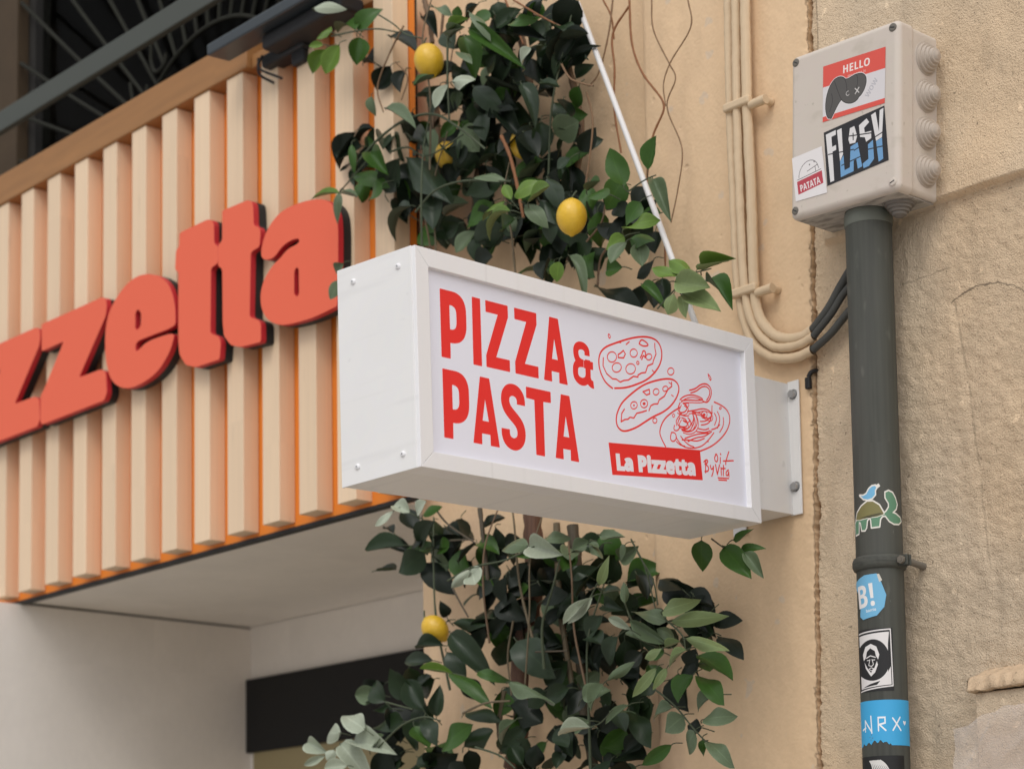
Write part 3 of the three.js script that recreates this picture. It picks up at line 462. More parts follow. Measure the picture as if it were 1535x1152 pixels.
// ---------------------------------------------------------------- junction box
const SANS = 'sans-serif';
{
  const t = thing('junction_box', 'pale grey plastic junction box with three stickers and stepped cable seals', 'junction box', [-2.643, 1.692, -3.5]);
  t.rotation.z = -0.043;
  const gm = dataTex(512, 512, (u, v) => { const d = smooth(fbm(u * 5, v * 7, 4, 3), 0.1, 0.4) * 0.11 + smooth(fbm(u * 26, v * 22, 3, 7), 0.33, 0.42) * 0.20, k = 1 + 0.04 * fbm(u * 3, v * 3, 3) - d; return sRGB(0.625 * k, 0.55 * k, 0.475 * k * (1 - d * 0.25)); }, true);
  gm.repeat.set(2.6, 2.6);
  const plastic = std({ map: gm, roughness: 0.5 });
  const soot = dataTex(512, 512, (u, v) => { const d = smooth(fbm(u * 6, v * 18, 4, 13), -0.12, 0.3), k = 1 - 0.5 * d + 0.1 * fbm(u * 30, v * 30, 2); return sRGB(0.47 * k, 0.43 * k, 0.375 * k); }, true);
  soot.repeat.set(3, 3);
  const HX = 0.1415, HY = 0.176;
  part('base', metreUV(new RoundedBoxGeometry(HX * 2 - 0.006, HY * 2 - 0.006, 0.102, 4, 0.012).translate(0, 0, 0.053)), plastic, t);
  const lid = part('lid', metreUV(new RoundedBoxGeometry(HX * 2, HY * 2, 0.056, 5, 0.014).translate(0, 0, 0.1145)), plastic, t);
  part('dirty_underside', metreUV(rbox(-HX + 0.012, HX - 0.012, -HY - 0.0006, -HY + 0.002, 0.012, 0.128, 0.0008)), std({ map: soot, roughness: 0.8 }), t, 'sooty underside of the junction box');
  const seal = (n) => { // stepped cone
    const q = [[0.0345, 0], [0.0345, 0.003]]; const st = [0.0305, 0.0255, 0.0205, 0.0155]; let h = 0.003; for (const r of st) { q.push([r + 0.0006, h - 0.0012], [r, h], [r - 0.0002, h + 0.0052], [r - 0.0012, h + 0.0062]); h += 0.0062; } q.push([0.010, h], [0.0095, h + 0.003], [0, h + 0.0035]);
    return new THREE.LatheGeometry(q.map((p) => new THREE.Vector2(...p)), 32);
  };
  const rubber = std({ color: lin(0.50, 0.43, 0.36), roughness: 0.65 }), sg = seal();
  for (let i = 0; i < 4; i++) { const s = part('cable_seal', sg, rubber, t); s.rotation.z = -Math.PI / 2; s.position.set(HX - 0.004, 0.117 - i * 0.078, 0.050); }
  { const s = part('cable_seal', sg, std({ color: lin(0.2, 0.18, 0.155), roughness: 0.8 }), t, 'dirty stepped seal under the box'); s.rotation.z = Math.PI; s.position.set(0.088, -HY + 0.002, 0.070); }
  const zf = 0.1425;
  for (const [x, y, brass] of [[-0.126, 0.160, 0], [0.126, 0.160, 0], [0.126, -0.158, 1], [-0.126, -0.158, 0]]) {
    const s = part('screw', new THREE.LatheGeometry([[0, 0.0012], [0.0062, 0.0012], [0.0068, 0.0004], [0.0085, 0.0006], [0.0088, -0.002]].map((q) => new THREE.Vector2(...q)), 20).rotateX(Math.PI / 2), brass ? plastic : std({ color: lin(0.16, 0.145, 0.12), roughness: 0.6 }), t);
    s.position.set(x, y, zf + 0.0004); s.rotation.z = brass ? 0.35 : -0.4 + x;
    part('slot', box(-0.0058, 0.0058, -0.0009, 0.0009, 0.0011, 0.0018), M.black, s);
  }
  const quad = (name, q, tex, label) => { // a thin sticker lying on the lid: corners top left, top right, bottom right, bottom left in mm
    const g = new THREE.PlaneGeometry(1, 1, 6, 6), p = g.attributes.position, uv = g.attributes.uv;
    for (let i = 0; i < p.count; i++) { const u = uv.getX(i), v = 1 - uv.getY(i), f = (k) => lerp(lerp(q[k], q[k + 2], u), lerp(q[k + 6], q[k + 4], u), v) / 1000; p.setXYZ(i, f(0), f(1), zf + 0.0008 + 0.0002 * (q[0] % 3 === 0)); }
    g.computeVertexNormals();
    part('sticker', g, std({ map: tex, roughness: 0.55 }), t, label);
  };
  const hello = canvas(640, 470, (c) => {
    c.fillStyle = '#d9d4d4'; c.fillRect(0, 0, 640, 470); c.fillStyle = '#dd5548'; c.fillRect(0, 0, 640, 178); c.fillRect(0, 428, 640, 42);
    c.fillStyle = '#f2e2dc'; c.textAlign = 'center'; c.font = 'bold 92px ' + SANS; c.fillText('HELLO', 345, 112); c.font = 'bold 34px ' + SANS; c.fillStyle = '#e9aaa2'; c.fillText('my name is', 350, 158);
    c.fillStyle = '#b9b6ba'; c.save(); c.translate(520, 320); c.rotate(-0.9); c.font = 'bold 62px ' + SANS; c.fillText('WOW', 0, 0); c.restore();
    // a dark drooping cloth shape with stitched seams, outlined in white
    const blob = () => { c.beginPath(); c.moveTo(60, 452); c.bezierCurveTo(0, 380, 30, 190, 120, 140); c.bezierCurveTo(170, 118, 210, 138, 226, 158); c.bezierCurveTo(260, 184, 300, 150, 350, 152); c.bezierCurveTo(440, 150, 468, 214, 440, 280); c.bezierCurveTo(426, 318, 398, 344, 376, 352); c.bezierCurveTo(350, 400, 250, 396, 196, 330); c.bezierCurveTo(160, 350, 116, 430, 90, 462); c.closePath(); };
    blob(); c.lineWidth = 16; c.strokeStyle = '#e8e4e2'; c.stroke(); c.fillStyle = '#55524f'; c.fill();
    c.strokeStyle = '#1f1e1e'; c.lineWidth = 6; blob(); c.stroke(); c.lineWidth = 4; for (const q of [[120, 150, 196, 330], [350, 160, 330, 300], [226, 160, 250, 290], [90, 250, 70, 400]]) { c.beginPath(); c.moveTo(q[0], q[1]); c.quadraticCurveTo(q[0] + 30, (q[1] + q[3]) / 2, q[2], q[3]); c.stroke(); }
    c.strokeStyle = '#cfcac6'; c.lineWidth = 9; c.beginPath(); c.moveTo(334, 268); c.lineTo(378, 316); c.moveTo(378, 268); c.lineTo(336, 318); c.stroke(); c.lineWidth = 5; c.beginPath(); c.arc(262, 292, 18, 0.6, 5.2); c.stroke();
  });
  quad('sticker', [-52, 130, 109, 125, 107, 9, -53, 12], hello, 'red and white HELLO name sticker with a dark shape pasted over it');
  const flasy = canvas(640, 460, (c) => {
    c.fillStyle = '#222124'; c.fillRect(0, 0, 640, 460); c.lineJoin = 'round';
    const poly = (col, ...q) => { c.fillStyle = col; c.beginPath(); c.moveTo(q[0], q[1]); for (let i = 2; i < q.length; i += 2) c.lineTo(q[i], q[i + 1]); c.closePath(); c.fill(); };
    const w = '#dfdcda', b = '#6f9fc9';
    poly(w, 20, 25, 128, 22, 126, 62, 78, 64, 78, 150, 120, 148, 118, 190, 78, 192, 76, 440, 34, 440); poly(w, 140, 30, 190, 28, 186, 250, 150, 300);
    poly(b, 150, 300, 190, 260, 190, 390, 262, 384, 258, 430, 146, 436); poly(w, 252, 150, 275, 60, 322, 58, 344, 150, 320, 200, 262, 190);
    poly(b, 268, 215, 344, 205, 372, 420, 326, 425, 318, 340, 290, 342, 282, 430, 240, 432); poly(w, 370, 70, 452, 40, 476, 80, 420, 110, 424, 150, 490, 160, 484, 220, 430, 232, 420, 190, 372, 170);
    poly(b, 378, 400, 440, 380, 446, 260, 500, 240, 496, 400, 440, 440, 384, 440); poly(w, 500, 30, 548, 20, 566, 190, 590, 20, 630, 15, 592, 250, 530, 260); poly(b, 530, 262, 592, 252, 588, 430, 540, 440);
    c.strokeStyle = '#222124'; c.lineWidth = 9; for (const q of [[30, 200, 300, 250], [250, 120, 500, 180], [300, 260, 610, 210], [160, 340, 420, 330], [440, 300, 620, 330]]) { c.beginPath(); c.moveTo(q[0], q[1]); c.lineTo(q[2], q[3]); c.stroke(); }
    c.strokeStyle = '#222124'; c.lineWidth = 10; c.beginPath(); c.moveTo(304, 110); c.lineTo(300, 172); c.stroke();
  });
  quad('sticker', [-50, -11, 106, 4, 117, -111, -40, -126], flasy, 'black sticker with torn white and blue FLASY letters');
  const patata = canvas(420, 460, (c) => {
    c.fillStyle = '#e6e1df'; c.fillRect(0, 0, 420, 460); c.strokeStyle = '#4a4444'; c.lineWidth = 6; c.lineCap = 'round';
    c.beginPath(); c.moveTo(70, 230); c.bezierCurveTo(90, 60, 330, 40, 345, 196); c.stroke(); c.beginPath(); c.moveTo(46, 246); c.lineTo(372, 214); c.moveTo(190, 190); c.lineTo(334, 158); c.moveTo(300, 166); c.lineTo(304, 214); c.stroke();
    c.fillStyle = '#4a4444'; for (const q of [[230, 132], [296, 118]]) { c.beginPath(); c.arc(q[0], q[1], 8, 0, 7); c.fill(); }
    c.fillStyle = '#b8424e'; c.beginPath(); c.moveTo(40, 262); c.lineTo(384, 230); c.lineTo(386, 356); c.lineTo(44, 398); c.closePath(); c.fill();
    c.save(); c.translate(212, 358); c.rotate(-0.1); c.fillStyle = '#eae4e2'; c.font = 'bold 96px ' + SANS; c.textAlign = 'center'; c.scale(0.80, 1); c.fillText('PATATA', 0, 4); c.restore();
  });
  quad('sticker', [-135, -44, -55, -38, -40, -140, -124, -139], patata, 'white PATATA sticker with a small line drawing');
}

// ---------------------------------------------------------------- drainpipe
{
  const px = -2.6445, pz = -3.432, R = 0.0478;
  const t = thing('drainpipe', 'dark grey green drainpipe with stickers below the junction box', 'drainpipe', [px, -EYE, pz]);
  const pm = dataTex(512, 1024, (u, v) => {
    const a = fbm(u * 6, v * 10, 4, 2), s = fbm(u * 28, v * 5, 4, 6), rub = smooth(fbm(u * 9, v * 30, 3, 9), 0.24, 0.44), sp = smooth(fbm(u * 50, v * 150, 2, 3), 0.42, 0.48);
    const k = 1 + 0.32 * a + 0.42 * s + 0.5 * rub + 1.1 * sp - 0.25 * smooth(fbm(u * 4, v * 3, 3, 14), 0.1, 0.3); return sRGB(0.066 * k, 0.068 * k * (1 - 0.04 * a), 0.056 * k);
  }, true);
  pm.repeat.set(1, 1.2);
  const metal = std({ map: pm, roughness: 0.7 }), Y = (y) => y + EYE;
  part('pipe', new THREE.CylinderGeometry(R, R * 0.985, Y(1.545), 48, 1).translate(0, Y(1.545) / 2, 0), metal, t);
  part('collar', new THREE.LatheGeometry([[R + 0.0004, Y(1.484)], [R + 0.0016, Y(1.486)], [R + 0.0026, Y(1.498)], [R + 0.001, Y(1.512)], [R - 0.010, Y(1.53)]].map((q) => new THREE.Vector2(...q)), 40), std({ color: lin(0.13, 0.14, 0.115), roughness: 0.7 }), t, 'pale tape collar where the pipe meets the box');
  const clamp_ = part('pipe_clamp', new THREE.LatheGeometry([[R + 0.0005, Y(0.763)], [R + 0.0045, Y(0.765)], [R + 0.0075, Y(0.772)], [R + 0.0075, Y(0.782)], [R + 0.0045, Y(0.789)], [R + 0.0005, Y(0.791)]].map((q) => new THREE.Vector2(...q)), 40), metal, t);
  part('clamp_ear', mergeGeometries([rbox(0.044, 0.074, Y(0.766), Y(0.788), -0.008, -0.002, 0.002), rbox(0.044, 0.074, Y(0.766), Y(0.788), 0.002, 0.008, 0.002)]), metal, t);
  part('clamp_bolt', mergeGeometries([new THREE.CylinderGeometry(0.0045, 0.0045, 0.034, 8).rotateX(Math.PI / 2).translate(0.063, Y(0.777), 0), new THREE.CylinderGeometry(0.0085, 0.0085, 0.007, 6).rotateX(Math.PI / 2).translate(0.063, Y(0.777), 0.0125), new THREE.CylinderGeometry(0.007, 0.008, 0.075, 8).rotateX(Math.PI / 2 - 0.1).translate(0.055, Y(0.776), -0.045)].map((g) => g.toNonIndexed())), std({ color: lin(0.17, 0.15, 0.12), roughness: 0.7 }), t);
  // stickers are bent round the pipe; a is measured from the side that faces the street corner
  const a0 = Math.atan2(2.6445, 3.432);
  const bent = (f0, f1, y0, y1, tex, label, cut, lift = 0.0006) => {
    const g = new THREE.CylinderGeometry(R + lift, R * 0.9925 + lift, y1 - y0, 28, 4, true, a0 + Math.asin(f0), Math.asin(f1) - Math.asin(f0)).translate(0, Y((y0 + y1) / 2), 0);
    part('sticker', g, std({ map: tex, roughness: 0.6, ...(cut ? { alphaTest: 0.5, transparent: true } : {}) }), t, label);
  };
  // drawings are laid out as they look from the front and stretched round the pipe
  const wrap = (w, f0, f1) => (x) => (Math.asin(clamp(lerp(f0, f1, x), -0.999, 0.999)) - Math.asin(f0)) / (Math.asin(f1) - Math.asin(f0)) * w;
  const turtle = canvas(900, 512, (c, w, h) => {
    c.clearRect(0, 0, w, h); const X = wrap(w, -0.99, 0.99), P = (q) => { const n = 10; c.beginPath(); for (let i = 0; i < q.length; i++) { const a = q[i], b = q[(i + 1) % q.length]; for (let k = 0; k < n; k++) { const x = lerp(a[0], b[0], k / n), y = lerp(a[1], b[1], k / n); const xx = X(x / 185), yy = y / 205 * h; i + k ? c.lineTo(xx, yy) : c.moveTo(xx, yy); } } c.closePath(); };
    c.lineJoin = 'round'; const shapes = [
      ['#5f8a6d', [[122, 40], [135, 33], [150, 40], [160, 60], [166, 85], [162, 105], [148, 122], [160, 126], [176, 138], [180, 152], [170, 166], [152, 168], [135, 158], [120, 136], [108, 138], [100, 150], [96, 180], [66, 182], [64, 150], [60, 140], [50, 150], [46, 180], [40, 190], [28, 188], [24, 155], [18, 150], [16, 198], [4, 200], [3, 150], [12, 135], [110, 130], [124, 118], [134, 100], [134, 85], [122, 62]]],
      ['#7d7748', [[6, 138], [12, 110], [28, 88], [52, 72], [74, 74], [98, 92], [112, 120], [116, 130], [90, 140], [50, 142], [20, 144]]],
      ['#72b3d6', [[24, 42], [38, 46], [50, 40], [60, 22], [72, 12], [86, 10], [90, 20], [84, 30], [84, 48], [72, 62], [54, 66], [38, 60]]]];
    for (const [, q] of shapes) { P(q); c.strokeStyle = '#e4e0d6'; c.lineWidth = 26; c.stroke(); }
    for (const [col, q] of shapes) { P(q); c.fillStyle = col; c.fill(); c.strokeStyle = '#e4e0d6'; c.lineWidth = 7; c.stroke(); }
    P([[20, 136], [100, 124], [114, 128], [60, 142]]); c.fillStyle = '#4d4a30'; c.fill(); P([[84, 12], [98, 2], [104, 14], [92, 24]]); c.fillStyle = '#e4e0d6'; c.fill();
  });
  bent(-0.99, 0.99, 0.834, 0.936, turtle, 'cut out sticker of a blue bird riding a green turtle', true, 0.0009);
  const bang = canvas(512, 640, (c, w, h) => {
    c.clearRect(0, 0, w, h); const X = wrap(w, -0.985, 0.22), P = (q) => { c.beginPath(); q.forEach((a, i) => { const x = X(a[0]), y = a[1] * h; i ? c.lineTo(x, y) : c.moveTo(x, y); }); c.closePath(); };
    P([[0, 0.14], [0.28, 0.02], [0.70, 0.01], [0.82, 0.16], [1, 0.48], [0.92, 0.74], [0.66, 0.92], [0.2, 0.98], [0.1, 0.9], [0.15, 0.5], [0.0, 0.25]]); c.fillStyle = '#72b4d8'; c.fill();
    P([[0.70, 0.02], [0.78, 0.02], [0.88, 0.16], [0.78, 0.20]]); c.fillStyle = '#cfc9bd'; c.fill();
    c.save(); c.fillStyle = '#ece9e6'; c.font = 'bold 440px ' + SANS; c.translate(X(0.03), h * 0.74); c.rotate(-0.1); c.scale(0.62 * 1.25, 1); c.fillText('B!', 30, 0); c.restore(); c.fillStyle = '#e4e6e8'; c.font = 'bold 56px ' + SANS; c.save(); c.translate(X(0.2), h * 0.84); c.rotate(-0.1); c.scale(0.9, 1); c.fillText('barrio', 60, 0); c.restore();
  });
  bent(-0.985, 0.22, 0.658, 0.752, bang, 'torn sky blue sticker with a white B and exclamation mark', true, 0.0014);
  const ape = canvas(512, 640, (c, w, h) => {
    c.fillStyle = '#1c1b1c'; c.fillRect(0, 0, w, h); const X = wrap(w, -0.985, 0.42), path = (col, q, lw) => { c.beginPath(); q.forEach((a, i) => { const x = X(a[0]), y = a[1] * h; i ? c.lineTo(x, y) : c.moveTo(x, y); }); if (lw) { c.strokeStyle = col; c.lineWidth = lw; c.lineJoin = c.lineCap = 'round'; c.stroke(); } else { c.closePath(); c.fillStyle = col; c.fill(); } };
    const w1 = '#e2dedb';
    path(w1, [[0.02, 0.06], [0.94, 0.02], [0.97, 0.92], [0.03, 0.985]], 14);
    path(w1, [[0.03, 0.10], [0.90, 0.06], [0.93, 0.9], [0.05, 0.95]]); 
    const el = (col, x, y, rx, ry) => path(col, Array.from({ length: 40 }, (_, i) => [x + rx * Math.cos(i / 40 * 6.2832), y + ry * Math.sin(i / 40 * 6.2832)]));
    el('#1c1b1c', 0.40, 0.50, 0.50, 0.33);
    path('#1c1b1c', [[0.9, 0.06], [0.93, 0.6], [0.84, 0.7], [0.86, 0.25]]); path('#1c1b1c', [[0.1, 0.93], [0.5, 0.9], [0.6, 0.84], [0.3, 0.88]]);
    path(w1, [[0.14, 0.50], [0.12, 0.40], [0.20, 0.28], [0.36, 0.24], [0.52, 0.29], [0.60, 0.42], [0.56, 0.50], [0.50, 0.44], [0.47, 0.36], [0.34, 0.31], [0.24, 0.36], [0.20, 0.46]]);
    path(w1, [[0.16, 0.52], [0.19, 0.62], [0.30, 0.73], [0.34, 0.76], [0.46, 0.70], [0.55, 0.58], [0.52, 0.52], [0.45, 0.62], [0.34, 0.70], [0.24, 0.62]]);
    path(w1, [[0.22, 0.46], [0.34, 0.43], [0.48, 0.46]], 11); path(w1, [[0.24, 0.50], [0.30, 0.50]], 9); path(w1, [[0.40, 0.50], [0.46, 0.50]], 9); path(w1, [[0.32, 0.49], [0.28, 0.58], [0.36, 0.60], [0.42, 0.57], [0.38, 0.49]], 9); path(w1, [[0.28, 0.64], [0.35, 0.62], [0.43, 0.64], [0.36, 0.67], [0.28, 0.64]], 8);
  });
  bent(-0.985, 0.42, 0.513, 0.640, ape, 'black and white sticker with a gorilla head');
  const nrx = canvas(1024, 512, (c, w, h) => {
    c.clearRect(0, 0, w, h); const X = wrap(w, -0.99, 0.99); c.fillStyle = '#3fa8dc'; c.beginPath(); c.moveTo(0, 0); c.lineTo(w, 0); c.lineTo(w, h); for (let i = 40; i >= 0; i--) { const x = i / 40, y = x < 0.62 && x > 0.04 ? 0.99 - 0.055 * (1 + Math.sin(i * 1.3) * 0.6 + (x > 0.2 && x < 0.5 ? 0.7 : 0)) : 0.985; c.lineTo(X(x), y * h); } c.closePath(); c.fill();
    c.strokeStyle = '#f0f2f4'; c.lineWidth = 20; c.lineCap = 'round'; const line = (q) => { c.beginPath(); q.forEach((a, i) => { const x = X(a[0]), y = a[1] * h; i ? c.lineTo(x, y) : c.moveTo(x, y); }); c.stroke(); };
    line([[0.09, 0.66], [0.09, 0.42]]); line([[0.09, 0.42], [0.22, 0.68]]); line([[0.22, 0.70], [0.21, 0.34]]); line([[0.04, 0.62], [0.10, 0.58]]);
    line([[0.36, 0.66], [0.36, 0.38], [0.50, 0.38], [0.50, 0.50], [0.38, 0.53], [0.51, 0.66]]); line([[0.66, 0.40], [0.82, 0.66]]); line([[0.81, 0.38], [0.66, 0.66]]);
    c.fillStyle = '#f0f2f4'; const hx = X(0.90), hy = 0.50 * h; c.beginPath(); c.moveTo(hx, hy + 26); c.bezierCurveTo(hx - 60, hy - 20, hx - 20, hy - 40, hx, hy - 14); c.bezierCurveTo(hx + 20, hy - 40, hx + 60, hy - 20, hx, hy + 26); c.fill();
    c.fillStyle = '#5d6f8a'; for (const q of [[0.17, 0.78], [0.19, 0.84], [0.22, 0.80], [0.2, 0.73]]) c.fillRect(X(q[0]), q[1] * h, 14, 12);
  });
  bent(-0.99, 0.99, 0.402, 0.495, nrx, 'bright blue sticker with hand drawn letters NRX and a heart', true);
  const last = canvas(512, 512, (c, w, h) => { c.fillStyle = '#161616'; c.fillRect(0, 0, w, h); c.strokeStyle = '#d8d5d0'; c.lineWidth = 14; for (let i = 0; i < 9; i++) { c.beginPath(); c.moveTo(180 + i * 22, 170 + i * 6); c.quadraticCurveTo(200 + i * 20, 90, 150 + i * 14, 40); c.stroke(); } c.fillStyle = '#d8d5d0'; c.beginPath(); c.ellipse(300, 240, 130, 60, 0.1, 0, 7); c.fill(); });
  bent(-0.985, 0.72, 0.27, 0.383, last, 'black sticker at the bottom edge of the picture');
}

// ---------------------------------------------------------------- plaster ledge with plastic sheet
{
  const t = thing('plaster_ledge', 'small plaster ledge on the rough wall, wrapped in plastic', 'ledge');
  const prof = [[0.548, -3.512], [0.540, -3.490], [0.533, -3.472], [0.526, -3.452], [0.520, -3.443], [0.508, -3.440], [0.498, -3.438], [0.4965, -3.444], [0.496, -3.455], [0.497, -3.480]], xs = Array.from({ length: 120 }, (_, i) => -2.462 + i * 0.0042);
  const g = gridSurface(prof, xs, (q, x) => { const e = smooth(x, -2.462, -2.449), r = 0.012 * fbm(x * 45, q[0] * 90, 4) + 0.007 * N(x * 110, q[0] * 120); return [x + 0.006 * N(q[0] * 70, 3), q[0] + 0.02 * (x + 2.46) + 0.007 * fbm(x * 30, 4, 3) * e, lerp(-3.51, q[1] + r * 1.3, e)]; });
  part('cap', rawUV(g), std({ map: rawMap, bumpMap: sandBump, bumpScale: 0.003, color: lin(1.0, 0.93, 0.86), roughness: 0.9 }), t);
  part('body', rawUV(rbox(-2.442, -1.95, -0.4, 0.495, -3.53, -3.452, 0.006)), M.raw, t);
  const s = thing('plastic_sheet', 'crumpled translucent plastic sheet hanging over the plaster ledge', 'plastic sheet');
  const q = new THREE.PlaneGeometry(0.5, 0.36, 90, 60), a = q.attributes.position;
  for (let i = 0; i < a.count; i++) { const x = a.getX(i), y = a.getY(i); a.setXYZ(i, x + (x < -0.2 ? 0.012 * N(y * 24, 2) - 0.035 * smooth(-y, -0.14, 0.06) * -1 * smooth(-x, 0.1, 0.25) : 0), y + 0.035 * smooth(x, -0.25, -0.12) + 0.008 * N(x * 30, 5), 0.014 * (0.5 - Math.abs(fbm(x * 9 + y * 5, y * 7 - x * 3, 2, 2))) + 0.012 * (0.4 - Math.abs(N(x * 17 - y * 9, y * 12, 6))) + 0.0015 * N(x * 60, y * 50, 4)); }
  q.translate(-2.226, 0.245, -3.435); q.computeVertexNormals();
  part('sheet', q, phys({ color: lin(0.95, 0.91, 0.88), roughness: 0.16, transmission: 0.80, thickness: 0, side: THREE.DoubleSide }), s);
}

// ---------------------------------------------------------------- climbing plant with lemons
const plant = thing('climbing_plant', 'leafy climbing plant with lemons running up the pier behind the lightbox', 'plant');
const vines = thing('twining_vine', 'bare reddish curling vine stems on the yellow wall beside the leafy plant', 'vine');
// one leaf: stem end at 0, tip at y = 1, width 1; upper and lower skin
function leafShape(bend, fold, twist, wide) {
  const L = 9, C = 5, front = [], uv = [];
  for (let i = 0; i < L; i++) for (let j = 0; j < C; j++) {
    const v = i / (L - 1), u = j / (C - 1) * 2 - 1, w = 0.5 * Math.pow(Math.sin(Math.PI * Math.pow(v, wide)), 0.82) * (1 - 0.12 * v), tw = twist * (v - 0.4), x = u * Math.max(w, 0.004) + 0.015 * N(v * 7 + bend * 20, u * 2) , z = fold * Math.abs(u) * w + 0.02 * N(v * 6, u * 3, bend * 9);
    front.push([x * Math.cos(tw) - z * Math.sin(tw), v * (1 - 0.12 * Math.abs(bend) * v), x * Math.sin(tw) + z * Math.cos(tw) - bend * v * v * 0.55]); uv.push([j / (C - 1), v]);
  }
  const skin = (dz, flip) => {
    const g = new THREE.BufferGeometry(), idx = []; g.setAttribute('position', new THREE.Float32BufferAttribute(front.flatMap((q) => [q[0], q[1], q[2] + dz]), 3)); g.setAttribute('uv', new THREE.Float32BufferAttribute(uv.flat(), 2));
    for (let i = 0; i + 1 < L; i++) for (let j = 0; j + 1 < C; j++) { const a = i * C + j, q = [a, a + 1, a + C, a + 1, a + C + 1, a + C]; if (flip) q.reverse(); idx.push(...q); }
    g.setIndex(idx); g.computeVertexNormals(); return g;
  };
  return mergeGeometries([skin(0, false), skin(-0.006, true)], true);
}
const leafShapes = [[0.25, 0.25, 0.1, 0.86], [0.6, 0.55, -0.5, 0.9], [-0.35, 0.12, 0.55, 0.80], [1.0, 0.35, 0.3, 0.92], [0.1, 0.75, -0.25, 0.94], [0.5, -0.3, 0.8, 0.86], [0.3, 0.1, -0.9, 0.78], [-0.2, 0.45, 0.2, 0.98], [0.8, -0.1, -0.3, 0.84]].map((q) => leafShape(...q));
const veins = (edge, rib) => dataTex(64, 128, (u, v) => {
  const x = Math.abs(u - 0.5) * 2, mid = Math.exp(-((x / 0.05) ** 2)), side = 0.5 * Math.exp(-(((((v * 9 - x * 2.6) % 1 + 1) % 1 - 0.5) / 0.10) ** 2)), m = smooth(x, 0.78, 1) * edge;
  const k = 0.80 + 0.10 * fbm(u * 5, v * 9, 3, edge * 9) + rib * (0.5 * mid + 0.16 * side) + m; return sRGB(k, k, k * 0.97);
}, true);
const veinA = veins(0.12, 0.4), veinB = veins(0.30, 0.8);
const tone = (top, under, rough, map) => [phys({ color: lin(...top), map, roughness: rough * 0.75, specularIntensity: 0.5 }), phys({ color: lin(...under), map, roughness: 0.7, specularIntensity: 0.3 })];
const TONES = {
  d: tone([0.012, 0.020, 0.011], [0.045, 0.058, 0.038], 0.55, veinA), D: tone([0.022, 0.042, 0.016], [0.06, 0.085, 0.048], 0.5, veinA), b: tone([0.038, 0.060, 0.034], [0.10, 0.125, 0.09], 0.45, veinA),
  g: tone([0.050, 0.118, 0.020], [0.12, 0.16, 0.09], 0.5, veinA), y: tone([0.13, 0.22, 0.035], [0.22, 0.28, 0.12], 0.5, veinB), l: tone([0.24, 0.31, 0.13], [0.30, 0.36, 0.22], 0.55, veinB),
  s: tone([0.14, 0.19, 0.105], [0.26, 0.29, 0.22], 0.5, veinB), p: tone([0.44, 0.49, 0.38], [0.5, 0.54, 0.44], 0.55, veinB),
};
const leafStuff = {}, petioles = [];
let leafCount = 0;
const vx = new THREE.Vector3(), vy = new THREE.Vector3(), vz = new THREE.Vector3();
function leaf(kind, base, tip, width, loose) {                // loose: how freely the blade turns round its own length
  const b = new THREE.Vector3(...base), a = new THREE.Vector3(...tip); vy.copy(a).sub(b); const len = vy.length(); vy.normalize();
  const out = new THREE.Vector3(0.62, 0.25, 0.74).normalize();    // blades turn towards the open street
  vx.copy(vy).cross(out).normalize(); vz.copy(vx).cross(vy);
  const a0 = rr(-loose, loose); const x2 = vx.clone().multiplyScalar(Math.cos(a0)).addScaledVector(vz, Math.sin(a0)); const z2 = x2.clone().cross(vy);
  const w = Math.min(Math.max(1.14 * width / Math.max(0.55, Math.cos(a0)), len * 0.26), len * 0.9);
  const m = new THREE.Matrix4().makeBasis(x2.multiplyScalar(w), vy.clone().multiplyScalar(len), z2.multiplyScalar(len)).setPosition(b);
  const g = leafShapes[Math.floor(rnd() * leafShapes.length)];
  if (leafCount++ < 296) { const o = part('leaf', g, TONES[kind], plant); o.matrix.copy(m); m.decompose(o.position, o.quaternion, o.scale); }
  else (leafStuff[kind] ??= []).push(g.clone().applyMatrix4(m));
  const q = b.clone().addScaledVector(vy, -rr(0.012, 0.03)); q.z -= rr(0.004, 0.02); q.y -= 0.004;
  petioles.push(tube([b.clone().addScaledVector(vy, len * 0.04), b.clone().addScaledVector(vy, -0.006), q], 0.0013, 4, 4));
}
const leafRun = (kind, q) => { for (let i = 0; i < q.length; i += 7) leaf(kind, q.slice(i, i + 3).map((x) => x / 1000), q.slice(i + 3, i + 6).map((x) => x / 1000), q[i + 6] / 1000, kind === 'p' || kind === 'y' ? 0.45 : 0.6); };
const barkMap = dataTex(128, 256, (u, v) => { const k = 0.85 + 0.5 * fbm(u * 6, v * 40, 4, 3) + 0.25 * fbm(u * 30, v * 90, 2); return sRGB(k, k, k); }, true);
const BARK = { curl: [0.30, 0.125, 0.050], curl2: [0.27, 0.16, 0.085], stem: [0.20, 0.125, 0.072], green: [0.075, 0.095, 0.050], trunk: [0.15, 0.075, 0.045], olive: [0.17, 0.13, 0.075], dark: [0.10, 0.078, 0.05] };
const barkMat = Object.fromEntries(Object.entries(BARK).map(([k, c]) => [k, std({ color: lin(...c), map: barkMap, roughness: 0.75 })]));
function stemRun(kind, r, q) {
  const P = []; for (let i = 0; i < q.length; i += 3) P.push([q[i] / 1000, q[i + 1] / 1000, q[i + 2] / 1000 + 0.004 * Math.sin(i * 2.1)]);
  const bare = kind.startsWith('curl') && P[0][0] > -3.62;
  part(kind === 'trunk' ? 'trunk' : bare ? 'vine_stem' : 'stem', taperTube(P, r / 1000 * (bare ? 1.45 : 1), r / 1000 * (bare ? 1.2 : 0.8)), barkMat[kind], bare ? vines : plant);
}
